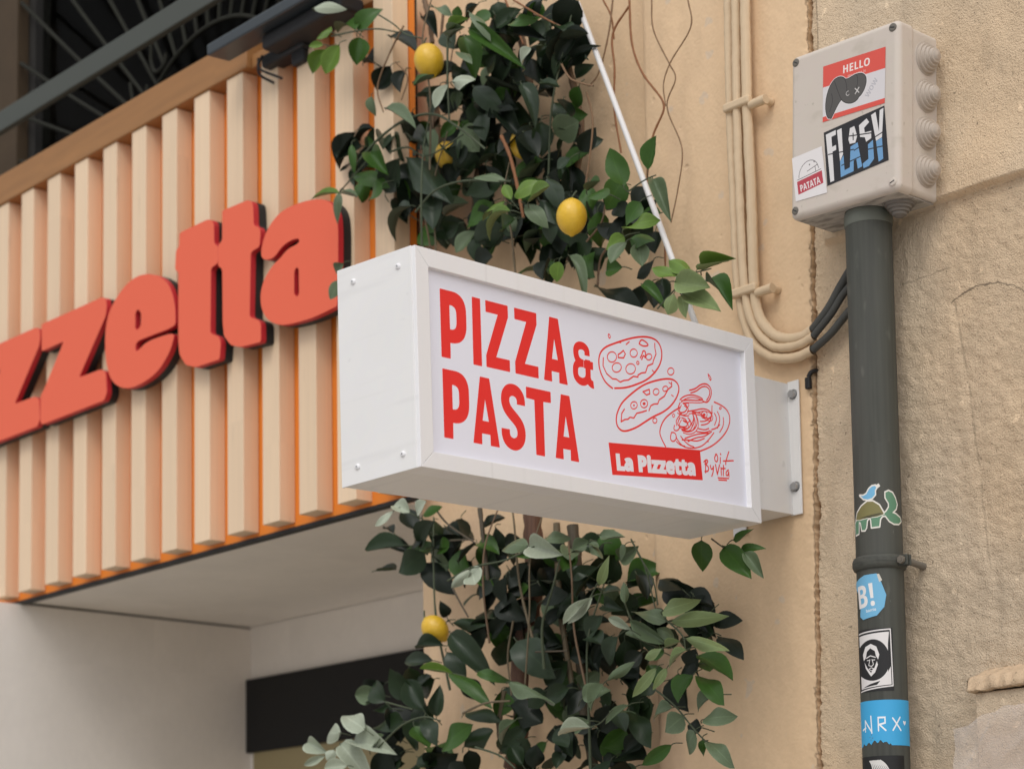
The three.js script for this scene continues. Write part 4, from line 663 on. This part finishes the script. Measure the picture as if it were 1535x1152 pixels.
leafRun('y', [-4279,2435,-3293,-4392,2497,-3292,40,-4270,2387,-3259,-4308,2393,-3235,18,-4271,2378,-3267,-4326,2327,-3262,42,-4227,2379,-3278,-4273,2308,-3271,50,-3786,2249,-3280,-3714,2271,-3276,34,-4202,1964,-3257,-4305,1986,-3234,26,-3579,1776,-3288,-3612,1830,-3290,24,-3588,1789,-3303,-3517,1821,-3299,43,-3493,1743,-3266,-3401,1746,-3256,47,-3603,1776,-3290,-3721,1816,-3289,31,-3548,1733,-3256,-3674,1748,-3244,38,-3194,1595,-3272,-3077,1596,-3252,38,-3211,1588,-3292,-3248,1563,-3264,37,-2995,1444,-3273,-3048,1503,-3257,35,-2959,1441,-3268,-2846,1433,-3240,24,-3024,1441,-3259,-3097,1466,-3260,30,-3436,1592,-3304,-3451,1546,-3305,35,-3778,664,-3258,-3869,677,-3233,18]);
leafRun('g', [-4217,2428,-3325,-4294,2516,-3322,58,-4229,2437,-3342,-4156,2474,-3331,53,-4214,2411,-3336,-4226,2338,-3335,50,-3961,2197,-3308,-3826,2141,-3283,35,-3807,2312,-3321,-3801,2344,-3320,25,-3777,2257,-3318,-3714,2164,-3310,54,-3734,2257,-3300,-3586,2156,-3283,34,-4214,2112,-3307,-4197,2037,-3289,21,-4168,2083,-3333,-4088,1998,-3325,47,-4244,2047,-3336,-4119,2015,-3323,47,-4116,1981,-3330,-4186,1957,-3326,46,-3617,1750,-3335,-3696,1745,-3335,38,-3368,1749,-3333,-3289,1734,-3303,32,-3625,2239,-3333,-3518,2213,-3306,22,-3224,1710,-3305,-3252,1797,-3284,50,-3162,1733,-3320,-3125,1801,-3319,42,-3263,1701,-3300,-3310,1727,-3272,44,-3173,1660,-3305,-3208,1611,-3286,41,-3202,1580,-3297,-3133,1574,-3297,43,-3269,1543,-3342,-3321,1549,-3339,38,-3035,1475,-3334,-3023,1489,-3336,18,-2985,1431,-3305,-2880,1376,-3281,30,-3168,1469,-3300,-3094,1428,-3278,25,-3968,1086,-3329,-3909,1104,-3314,25,-3645,933,-3327,-3543,935,-3305,24,-3851,679,-3305,-3684,638,-3281,24,-3733,667,-3297,-3623,633,-3294,24,-4011,564,-3330,-3951,488,-3324,43,-3901,498,-3329,-3794,554,-3311,58,-3042,627,-3314,-2933,576,-3305,45,-3032,581,-3303,-2936,522,-3277,41,-3044,584,-3300,-3069,525,-3274,42,-3054,449,-3335,-3055,412,-3335,17,-3107,440,-3296,-3181,396,-3272,27,-3029,875,-3320,-3037,804,-3322,41,-2953,846,-3303,-2867,772,-3285,45,-2929,858,-3308,-2858,864,-3309,24,-2919,833,-3321,-2868,842,-3318,21]);
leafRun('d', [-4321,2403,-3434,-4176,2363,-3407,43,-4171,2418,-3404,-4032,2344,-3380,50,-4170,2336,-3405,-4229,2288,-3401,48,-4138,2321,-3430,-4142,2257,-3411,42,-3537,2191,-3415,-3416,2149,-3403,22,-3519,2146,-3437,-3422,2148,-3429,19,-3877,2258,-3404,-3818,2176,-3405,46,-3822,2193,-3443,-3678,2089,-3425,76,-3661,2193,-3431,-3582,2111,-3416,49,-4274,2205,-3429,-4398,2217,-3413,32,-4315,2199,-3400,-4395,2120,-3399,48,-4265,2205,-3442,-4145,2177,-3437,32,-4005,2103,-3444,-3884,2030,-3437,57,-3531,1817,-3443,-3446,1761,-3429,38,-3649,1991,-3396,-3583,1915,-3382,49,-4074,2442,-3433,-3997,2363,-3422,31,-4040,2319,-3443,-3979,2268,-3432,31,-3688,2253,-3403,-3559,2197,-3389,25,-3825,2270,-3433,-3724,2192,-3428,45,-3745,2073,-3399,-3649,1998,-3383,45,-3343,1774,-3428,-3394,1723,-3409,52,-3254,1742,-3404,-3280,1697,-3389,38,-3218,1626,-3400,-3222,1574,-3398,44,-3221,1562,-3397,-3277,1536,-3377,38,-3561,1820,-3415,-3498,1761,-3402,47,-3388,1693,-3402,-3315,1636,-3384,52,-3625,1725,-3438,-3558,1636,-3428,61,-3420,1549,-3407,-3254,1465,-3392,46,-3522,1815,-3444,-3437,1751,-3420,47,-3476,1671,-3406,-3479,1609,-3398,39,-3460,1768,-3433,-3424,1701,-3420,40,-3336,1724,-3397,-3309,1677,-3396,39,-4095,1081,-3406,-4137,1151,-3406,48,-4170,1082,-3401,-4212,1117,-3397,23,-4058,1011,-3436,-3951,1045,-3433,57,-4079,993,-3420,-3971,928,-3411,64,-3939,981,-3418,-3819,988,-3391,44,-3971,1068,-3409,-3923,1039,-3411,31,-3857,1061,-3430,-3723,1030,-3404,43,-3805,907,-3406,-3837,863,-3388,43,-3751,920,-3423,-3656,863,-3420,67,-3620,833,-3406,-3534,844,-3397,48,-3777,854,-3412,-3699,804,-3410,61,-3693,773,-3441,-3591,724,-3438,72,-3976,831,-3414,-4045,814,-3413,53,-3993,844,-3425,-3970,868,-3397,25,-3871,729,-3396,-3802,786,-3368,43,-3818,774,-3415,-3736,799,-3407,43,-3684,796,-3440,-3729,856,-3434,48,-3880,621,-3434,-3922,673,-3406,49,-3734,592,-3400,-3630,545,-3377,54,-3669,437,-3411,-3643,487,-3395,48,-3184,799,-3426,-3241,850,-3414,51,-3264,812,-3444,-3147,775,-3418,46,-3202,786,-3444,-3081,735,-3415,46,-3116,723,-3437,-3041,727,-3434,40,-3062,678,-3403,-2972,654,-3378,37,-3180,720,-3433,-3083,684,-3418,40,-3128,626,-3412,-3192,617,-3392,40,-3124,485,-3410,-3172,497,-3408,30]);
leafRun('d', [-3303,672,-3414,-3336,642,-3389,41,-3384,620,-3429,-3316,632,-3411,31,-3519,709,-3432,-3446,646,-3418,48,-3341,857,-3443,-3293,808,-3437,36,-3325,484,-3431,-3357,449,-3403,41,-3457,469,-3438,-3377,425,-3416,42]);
leafRun('p', [-3771,2116,-3261,-3816,2067,-3260,34,-3775,2127,-3275,-3692,2114,-3255,39,-3492,2118,-3280,-3531,2089,-3268,31,-4346,2523,-3284,-4244,2502,-3280,27,-3980,1091,-3299,-4047,1134,-3281,37,-3910,1074,-3261,-3864,1095,-3246,37,-4025,1102,-3283,-4063,1058,-3258,19,-3530,935,-3281,-3421,899,-3280,49,-3708,904,-3256,-3783,867,-3238,24,-3725,908,-3271,-3675,853,-3254,48,-3328,789,-3285,-3408,733,-3274,25,-4142,564,-3279,-4248,621,-3276,53,-4270,567,-3300,-4410,587,-3301,50,-4311,518,-3289,-4402,555,-3287,39,-4223,534,-3302,-4059,531,-3272,57,-4260,536,-3291,-4130,468,-3264,57,-4259,522,-3270,-4263,496,-3248,32,-4299,510,-3272,-4352,488,-3244,19,-4192,475,-3261,-4257,472,-3240,38,-3337,787,-3285,-3400,731,-3266,23,-3187,695,-3262,-3240,728,-3243,19,-3327,495,-3268,-3409,486,-3243,28]);
leafRun('s', [-3796,2250,-3288,-3714,2245,-3263,20,-3773,2207,-3291,-3693,2185,-3266,22,-3890,2371,-3311,-3803,2332,-3302,15,-3717,2288,-3285,-3632,2226,-3281,24,-4125,2212,-3303,-4127,2163,-3297,26,-4085,2171,-3317,-3939,2087,-3295,36,-4277,2002,-3314,-4282,1924,-3286,26,-4246,1996,-3304,-4164,1929,-3280,31,-3578,1776,-3332,-3508,1723,-3329,38,-3760,1892,-3329,-3655,1893,-3314,25,-3151,1710,-3324,-3082,1614,-3298,34,-3200,1571,-3286,-3221,1516,-3258,37,-3181,1569,-3302,-3170,1506,-3302,40,-3410,1600,-3311,-3318,1509,-3297,19,-3564,944,-3311,-3680,984,-3290,42,-3536,954,-3323,-3424,950,-3298,23,-3375,920,-3319,-3421,906,-3292,34,-3366,920,-3312,-3305,888,-3284,20,-3637,632,-3306,-3474,605,-3292,23,-3396,570,-3314,-3337,595,-3316,45,-3386,518,-3326,-3477,503,-3311,34,-3607,539,-3300,-3671,492,-3283,23,-4158,519,-3307,-4092,550,-3287,32,-3347,920,-3299,-3414,906,-3283,26,-3355,922,-3310,-3328,895,-3307,16,-3312,929,-3293,-3197,886,-3279,25,-3269,904,-3332,-3309,873,-3328,25,-3234,762,-3292,-3229,812,-3283,19,-3119,709,-3303,-3209,752,-3276,35,-3121,659,-3305,-3224,724,-3306,27,-3175,667,-3303,-3241,693,-3297,34,-3114,674,-3320,-3138,702,-3293,29,-2991,535,-3305,-3063,521,-3290,37,-3006,484,-3286,-2912,489,-3276,39,-3136,525,-3331,-3188,514,-3310,35,-3084,501,-3310,-3133,468,-3295,48,-3048,465,-3305,-3092,420,-3299,42,-3004,438,-3296,-2911,386,-3269,34,-2896,826,-3304,-2847,774,-3305,28,-3332,596,-3317,-3369,541,-3291,36,-3256,542,-3320,-3335,508,-3310,20,-3306,601,-3305,-3232,630,-3306,20]);
leafRun('b', [-4181,1990,-3393,-4089,2058,-3373,58,-4042,2033,-3350,-3865,1900,-3322,72,-4031,2079,-3358,-3930,2028,-3330,41,-4055,1915,-3373,-4192,1920,-3370,51,-3967,1922,-3376,-3943,1822,-3347,53,-3531,1833,-3361,-3478,1763,-3358,43,-3446,1855,-3356,-3476,1832,-3345,38,-3817,2159,-3383,-3714,2073,-3358,45,-3599,2083,-3345,-3526,1997,-3335,39,-3553,1783,-3354,-3500,1720,-3353,36,-3530,1732,-3368,-3540,1678,-3358,40,-3658,736,-3355,-3535,642,-3351,77,-3893,783,-3350,-3759,684,-3340,58,-3959,763,-3386,-4053,769,-3367,34,-3994,729,-3379,-4118,745,-3371,37,-3959,748,-3394,-3895,691,-3395,44,-4043,609,-3389,-4088,694,-3370,56,-3962,585,-3361,-3930,655,-3339,37,-3992,582,-3350,-3926,517,-3330,43,-3373,693,-3354,-3426,745,-3347,45,-3455,867,-3392,-3499,891,-3362,35,-3330,531,-3357,-3281,492,-3332,36,-3394,763,-3380,-3441,702,-3360,46,-3322,705,-3356,-3368,646,-3335,43,-3551,516,-3373,-3495,461,-3370,37,-3551,464,-3394,-3544,425,-3368,32,-3355,816,-3348,-3291,792,-3342,31,-3366,782,-3357,-3295,762,-3346,31]);
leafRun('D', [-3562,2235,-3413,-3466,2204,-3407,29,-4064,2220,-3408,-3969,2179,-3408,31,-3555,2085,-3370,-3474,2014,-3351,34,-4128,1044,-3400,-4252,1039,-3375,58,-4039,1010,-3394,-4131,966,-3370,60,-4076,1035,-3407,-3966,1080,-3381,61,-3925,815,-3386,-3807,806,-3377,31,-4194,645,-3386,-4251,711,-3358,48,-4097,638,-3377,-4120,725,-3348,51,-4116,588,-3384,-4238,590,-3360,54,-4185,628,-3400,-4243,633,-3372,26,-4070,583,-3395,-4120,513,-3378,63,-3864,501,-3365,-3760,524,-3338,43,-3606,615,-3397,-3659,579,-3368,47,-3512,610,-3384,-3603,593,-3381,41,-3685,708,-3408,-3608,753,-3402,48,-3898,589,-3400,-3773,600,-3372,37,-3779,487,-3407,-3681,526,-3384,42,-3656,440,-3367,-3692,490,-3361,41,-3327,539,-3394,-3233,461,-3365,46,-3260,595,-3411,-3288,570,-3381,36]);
leafRun('l', [-3034,1433,-3261,-2916,1385,-3259,45,-3013,1402,-3261,-2899,1343,-3245,42,-3037,1408,-3261,-3067,1368,-3257,36,-3025,1403,-3271,-3006,1350,-3263,23,-3283,806,-3261,-3231,871,-3255,23,-3112,728,-3281,-2997,735,-3260,30,-3102,706,-3296,-2966,698,-3271,28,-3023,655,-3255,-2907,627,-3235,22,-3023,632,-3259,-3066,605,-3231,19,-3111,650,-3286,-3031,648,-3261,17,-3097,645,-3263,-3149,635,-3247,24,-3151,611,-3300,-3204,548,-3282,24,-3081,600,-3259,-3118,556,-3252,17]);
stemRun('curl', 2.0, [-3324,2222,-3440,-3318,2112,-3440,-3288,2034,-3440,-3224,1943,-3440,-3221,1925,-3440,-3258,1871,-3440,-3276,1803,-3440,-3277,1751,-3440,-3254,1691,-3440,-3230,1625,-3440,-3228,1553,-3440]);
stemRun('curl2', 1.3, [-3271,2209,-3460,-3269,2141,-3460,-3219,2036,-3460,-3201,1997,-3460,-3230,1944,-3460,-3186,1821,-3460,-3202,1734,-3460,-3226,1661,-3460]);
stemRun('curl2', 1.3, [-3148,2162,-3450,-3140,2099,-3450,-3209,2031,-3450,-3230,1991,-3450,-3225,1936,-3450]);
stemRun('curl2', 1.7, [-3398,2255,-3460,-3414,2178,-3460,-3454,2088,-3460,-3483,2070,-3460]);
stemRun('curl', 2.0, [-3334,2215,-3450,-3390,2167,-3450,-3387,2077,-3450,-3391,1983,-3450,-3371,1868,-3450]);
stemRun('curl', 1.7, [-3440,2273,-3470,-3414,2222,-3470,-3406,2164,-3470]);
stemRun('curl2', 2.0, [-3631,2292,-3420,-3573,2253,-3420,-3525,2219,-3420]);
stemRun('curl2', 1.7, [-3526,2126,-3410,-3498,2082,-3410,-3456,2055,-3410,-3419,2036,-3410]);
stemRun('curl2', 1.7, [-3473,2047,-3440,-3454,1966,-3440,-3484,1810,-3440]);
stemRun('curl', 3.0, [-3733,2364,-3420,-3698,2290,-3420,-3670,2228,-3420]);
stemRun('curl', 2.5, [-3682,2340,-3400,-3611,2284,-3400,-3534,2226,-3400]);
stemRun('curl2', 2.6, [-4084,2409,-3380,-4152,2345,-3380,-4195,2277,-3380,-4171,2204,-3380]);
stemRun('curl2', 2.1, [-4119,2323,-3380,-4070,2263,-3380,-4096,2212,-3380]);
stemRun('stem', 7.9, [-4081,2499,-3450,-4062,2437,-3450,-4051,2371,-3450]);
stemRun('stem', 4.2, [-3994,2432,-3440,-4007,2353,-3440]);
stemRun('green', 3.7, [-4245,2056,-3330,-4135,2104,-3330,-4020,2122,-3330,-3909,2102,-3330,-3811,2035,-3330,-3715,1952,-3330]);
stemRun('green', 2.6, [-4110,2069,-3350,-4037,2060,-3350,-3966,2015,-3350,-3819,2026,-3350]);
stemRun('green', 3.0, [-3996,1875,-3340,-3925,1907,-3340,-3832,1906,-3340,-3634,1850,-3340]);
stemRun('curl', 4.9, [-3701,1991,-3370,-3673,1937,-3370,-3653,1875,-3370,-3626,1763,-3370]);
stemRun('green', 3.0, [-3863,2293,-3340,-3865,2190,-3340,-3860,2069,-3340]);
stemRun('green', 2.4, [-4288,2429,-3300,-4185,2407,-3300,-4093,2381,-3300,-4012,2344,-3300]);
stemRun('green', 2.1, [-4105,2428,-3310,-4040,2378,-3310,-3992,2335,-3310,-3929,2302,-3310]);
stemRun('green', 2.1, [-4284,2005,-3320,-4224,2031,-3320,-4164,2057,-3320]);
stemRun('stem', 8.9, [-3590,2333,-3490,-3584,2168,-3490,-3562,2090,-3490,-3543,1999,-3490,-3564,1838,-3490,-3527,1613,-3490]);
stemRun('stem', 15.9, [-4109,2237,-3500,-4095,2080,-3500,-4102,1891,-3500]);
stemRun('stem', 11.6, [-3949,2207,-3500,-3928,2083,-3500,-3956,1851,-3500]);
stemRun('stem', 10.1, [-3766,2344,-3490,-3725,2174,-3490,-3716,1964,-3490,-3734,1789,-3490]);
stemRun('stem', 2.6, [-3442,1661,-3400,-3391,1694,-3400,-3376,1736,-3400]);
stemRun('stem', 2.9, [-3409,1545,-3400,-3393,1614,-3400,-3333,1644,-3400,-3278,1689,-3400]);
stemRun('green', 1.9, [-3206,1691,-3300,-3171,1700,-3300,-3141,1704,-3300,-3119,1704,-3300]);
stemRun('green', 1.8, [-3105,1394,-3280,-3059,1420,-3280,-3009,1444,-3280,-2945,1443,-3280]);
stemRun('dark', 6.2, [-3856,1098,-3420,-3838,976,-3420,-3829,893,-3420]);
stemRun('trunk', 24.6, [-3739,1081,-3490,-3745,845,-3490,-3793,727,-3490,-3792,542,-3490,-3836,452,-3490]);
stemRun('olive', 8.4, [-3613,1024,-3450,-3606,823,-3450,-3564,597,-3450]);
stemRun('dark', 15.0, [-3589,1018,-3480,-3568,821,-3480,-3565,605,-3480,-3532,429,-3480]);
stemRun('olive', 2.7, [-3718,796,-3400,-3739,714,-3400,-3728,616,-3400]);
stemRun('olive', 7.9, [-3777,634,-3420,-3797,550,-3420,-3785,482,-3420]);
stemRun('dark', 2.8, [-3916,901,-3380,-3888,860,-3380,-3859,822,-3380]);
stemRun('dark', 2.8, [-3961,1111,-3360,-3913,1062,-3360,-3807,995,-3360]);
stemRun('dark', 2.5, [-3923,1022,-3380,-3834,1011,-3380]);
stemRun('green', 2.8, [-4129,510,-3300,-4019,566,-3300,-3932,577,-3300,-3876,562,-3300]);
stemRun('green', 2.5, [-4099,631,-3310,-3992,602,-3310]);
stemRun('green', 2.7, [-3818,895,-3280,-3735,914,-3280,-3602,915,-3280,-3508,932,-3280]);
stemRun('dark', 2.3, [-3588,701,-3350,-3479,691,-3350]);
stemRun('olive', 3.0, [-3792,573,-3300,-3711,589,-3300,-3623,586,-3300]);
stemRun('green', 2.7, [-3749,488,-3300,-3661,460,-3300,-3609,427,-3300]);
stemRun('green', 2.0, [-3249,913,-3330,-3209,846,-3330,-3178,745,-3330]);
stemRun('green', 2.0, [-3229,879,-3330,-3183,807,-3330,-3171,755,-3330]);
stemRun('green', 2.2, [-3104,711,-3280,-3052,665,-3280,-3046,638,-3280]);
stemRun('green', 2.0, [-3248,777,-3300,-3219,718,-3300,-3178,683,-3300,-3118,658,-3300]);
stemRun('green', 2.2, [-3168,572,-3300,-3102,526,-3300,-3044,467,-3300,-3010,437,-3300]);
stemRun('green', 2.0, [-3352,791,-3300,-3325,824,-3300,-3292,875,-3300]);
stemRun('dark', 1.9, [-2982,868,-3300,-2948,843,-3300]);
stemRun('green', 1.5, [-3346,497,-3280,-3307,504,-3280,-3267,530,-3280]);
leafRun('s', [-4262, 1757, -3300, -4292, 1708, -3296, 32, -4250, 1800, -3305, -4296, 1782, -3300, 26]);
// deeper leaves that fill the shade behind the ones above
{
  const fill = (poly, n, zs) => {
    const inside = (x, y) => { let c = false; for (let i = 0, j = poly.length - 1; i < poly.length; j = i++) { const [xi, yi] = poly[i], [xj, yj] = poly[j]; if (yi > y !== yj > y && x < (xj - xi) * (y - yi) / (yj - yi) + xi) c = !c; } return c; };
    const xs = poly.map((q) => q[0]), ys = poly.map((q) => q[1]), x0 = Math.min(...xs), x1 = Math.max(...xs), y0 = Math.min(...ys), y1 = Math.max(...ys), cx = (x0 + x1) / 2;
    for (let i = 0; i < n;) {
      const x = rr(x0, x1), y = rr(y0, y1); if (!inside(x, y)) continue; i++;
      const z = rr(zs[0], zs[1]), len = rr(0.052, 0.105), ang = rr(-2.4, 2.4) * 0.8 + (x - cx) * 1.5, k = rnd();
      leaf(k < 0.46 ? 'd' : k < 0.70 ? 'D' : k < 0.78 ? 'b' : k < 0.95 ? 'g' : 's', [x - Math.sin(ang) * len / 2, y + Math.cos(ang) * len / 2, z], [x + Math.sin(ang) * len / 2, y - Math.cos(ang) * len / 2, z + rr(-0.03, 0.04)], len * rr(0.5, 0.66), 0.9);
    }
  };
  fill([[-3.938, 2.429], [-3.522, 2.263], [-3.493, 2.052], [-3.488, 1.786], [-3.515, 1.662], [-3.925, 1.806], [-4.082, 1.901], [-4.303, 2.018], [-4.388, 2.155], [-4.186, 2.223], [-4.024, 2.117], [-3.942, 2.234]], 235, [-3.49, -3.40]);
  fill([[-4.070, 1.896], [-3.481, 1.668], [-3.225, 1.505], [-3.206, 1.454], [-3.668, 1.650], [-4.071, 1.825]], 26, [-3.47, -3.40]);
  fill([[-3.466, 1.874], [-3.242, 1.664], [-3.257, 1.527], [-3.450, 1.609], [-3.491, 1.766]], 14, [-3.45, -3.40]);
  fill([[-3.889, 1.042], [-3.337, 0.930], [-3.324, 0.643], [-3.354, 0.356], [-3.781, 0.384], [-3.847, 0.701], [-3.943, 0.881]], 160, [-3.49, -3.41]);
  fill([[-3.331, 0.797], [-3.087, 0.764], [-3.073, 0.614], [-3.234, 0.557], [-3.327, 0.582]], 16, [-3.46, -3.40]);
  fill([[-4.260, 1.135], [-3.928, 1.064], [-3.931, 0.929], [-4.221, 0.988]], 16, [-3.47, -3.40]);
  fill([[-4.284, 0.677], [-4.066, 0.757], [-4.017, 0.549], [-3.867, 0.487], [-3.820, 0.385], [-4.287, 0.416]], 30, [-3.46, -3.38]);

}
for (let i = 0; i < 14; i++) {
  const low = i % 2, x = low ? rr(-4.0, -3.38) : rr(-4.05, -3.52), y0 = low ? rr(0.35, 0.75) : rr(1.55, 2.0), n = rr(0.25, 0.5), z = rr(-3.46, -3.33), s = rr(-0.12, 0.12);
  part('stem', taperTube([[x, y0, z], [x + s * 0.4 + rr(-0.02, 0.02), y0 + n * 0.4, z + rr(-0.01, 0.03)], [x + s * 0.7 + rr(-0.02, 0.02), y0 + n * 0.7, z + 0.01], [x + s, y0 + n, z - 0.02]], rr(0.0022, 0.0042), 0.0018, 6), barkMat[['olive', 'green', 'stem'][i % 3]], plant);
}
for (const [k, list] of Object.entries(leafStuff)) {
  // keep the two skins of the leaves as two material groups of one mesh
  const flat = list.map((g) => g), tops = [], unders = [];
  for (const g of flat) { const n = g.groups[0].count, ix = Array.from(g.index.array); for (const [a, b, to] of [[0, n, tops], [n, ix.length, unders]]) { const h = g.clone(); h.clearGroups(); h.setIndex(ix.slice(a, b)); to.push(h.toNonIndexed()); } }
  const m = part('leaf', mergeGeometries([mergeGeometries(tops), mergeGeometries(unders)], true), TONES[k], plant); m.userData.kind = 'stuff';
}
{ const m = part('petiole', mergeGeometries(petioles), barkMat.green, plant); m.userData.kind = 'stuff'; }
{
  const pores = dataTex(128, 128, (u, v) => { const f = 0.6 - 0.5 * smooth(N(u * 40, v * 40, 2), 0.15, 0.6) + 0.1 * N(u * 9, v * 9); return [f, f, f]; }); pores.repeat.set(1.5, 1.5);
  const peel = dataTex(128, 128, (u, v) => { const g = smooth(v + 0.10 * fbm(u * 3, v * 3, 3), 0.80, 1.02) * 0.7 + 0.35 * smooth(fbm(u * 4, v * 4, 3, 6), 0.2, 0.5), k = 1 + 0.10 * fbm(u * 12, v * 12, 3); return sRGB(lerp(0.77, 0.55, g) * k, lerp(0.47, 0.48, g) * k, lerp(0.028, 0.05, g) * k); }, true);
  const skin = phys({ map: peel, roughness: 0.36, bumpMap: pores, bumpScale: 0.0012, clearcoat: 0.2, clearcoatRoughness: 0.35 });
  const fruit = (x, y, z, r, tx, tz) => {
    const q = []; for (let i = 0; i <= 22; i++) { const a = Math.PI * i / 22, k = Math.max(0, Math.cos(a)), m = Math.max(0, -Math.cos(a)); q.push(new THREE.Vector2(Math.max(0, r * 0.86 * Math.sin(a) * (1 - 0.05 * k)), -r * 1.02 * Math.cos(a) - (k > 0.97 ? r * 0.10 * (k - 0.97) / 0.03 : 0) + (m > 0.97 ? r * 0.04 : 0))); }
    const o = part('lemon', new THREE.LatheGeometry(q, 32), skin, plant); o.position.set(x, y, z); o.rotation.set(tx, 0.3, tz);
    part('fruit_stalk', tube([[0, r * 1.0, 0], [0.002, r * 1.2, -0.004], [0.006, r * 1.5, -0.014]], 0.0022, 8, 5), barkMat.green, o);
  };
  fruit(-3.942, 2.257, -3.345, 0.044, 0.1, 0.25); fruit(-3.388, 1.684, -3.30, 0.0415, 0.05, -0.05); fruit(-3.967, 2.034, -3.43, 0.040, 0.2, 0.5); fruit(-3.689, 1.981, -3.43, 0.037, 0, 0.2); fruit(-4.009, 0.812, -3.40, 0.038, 0.3, 0.6);
}

// ---------------------------------------------------------------- everything up to its height above the street
for (const o of scene.children) o.position.y += EYE;
camera.position.y += EYE;
scene.updateMatrixWorld(true);
renderer.render(scene, camera);
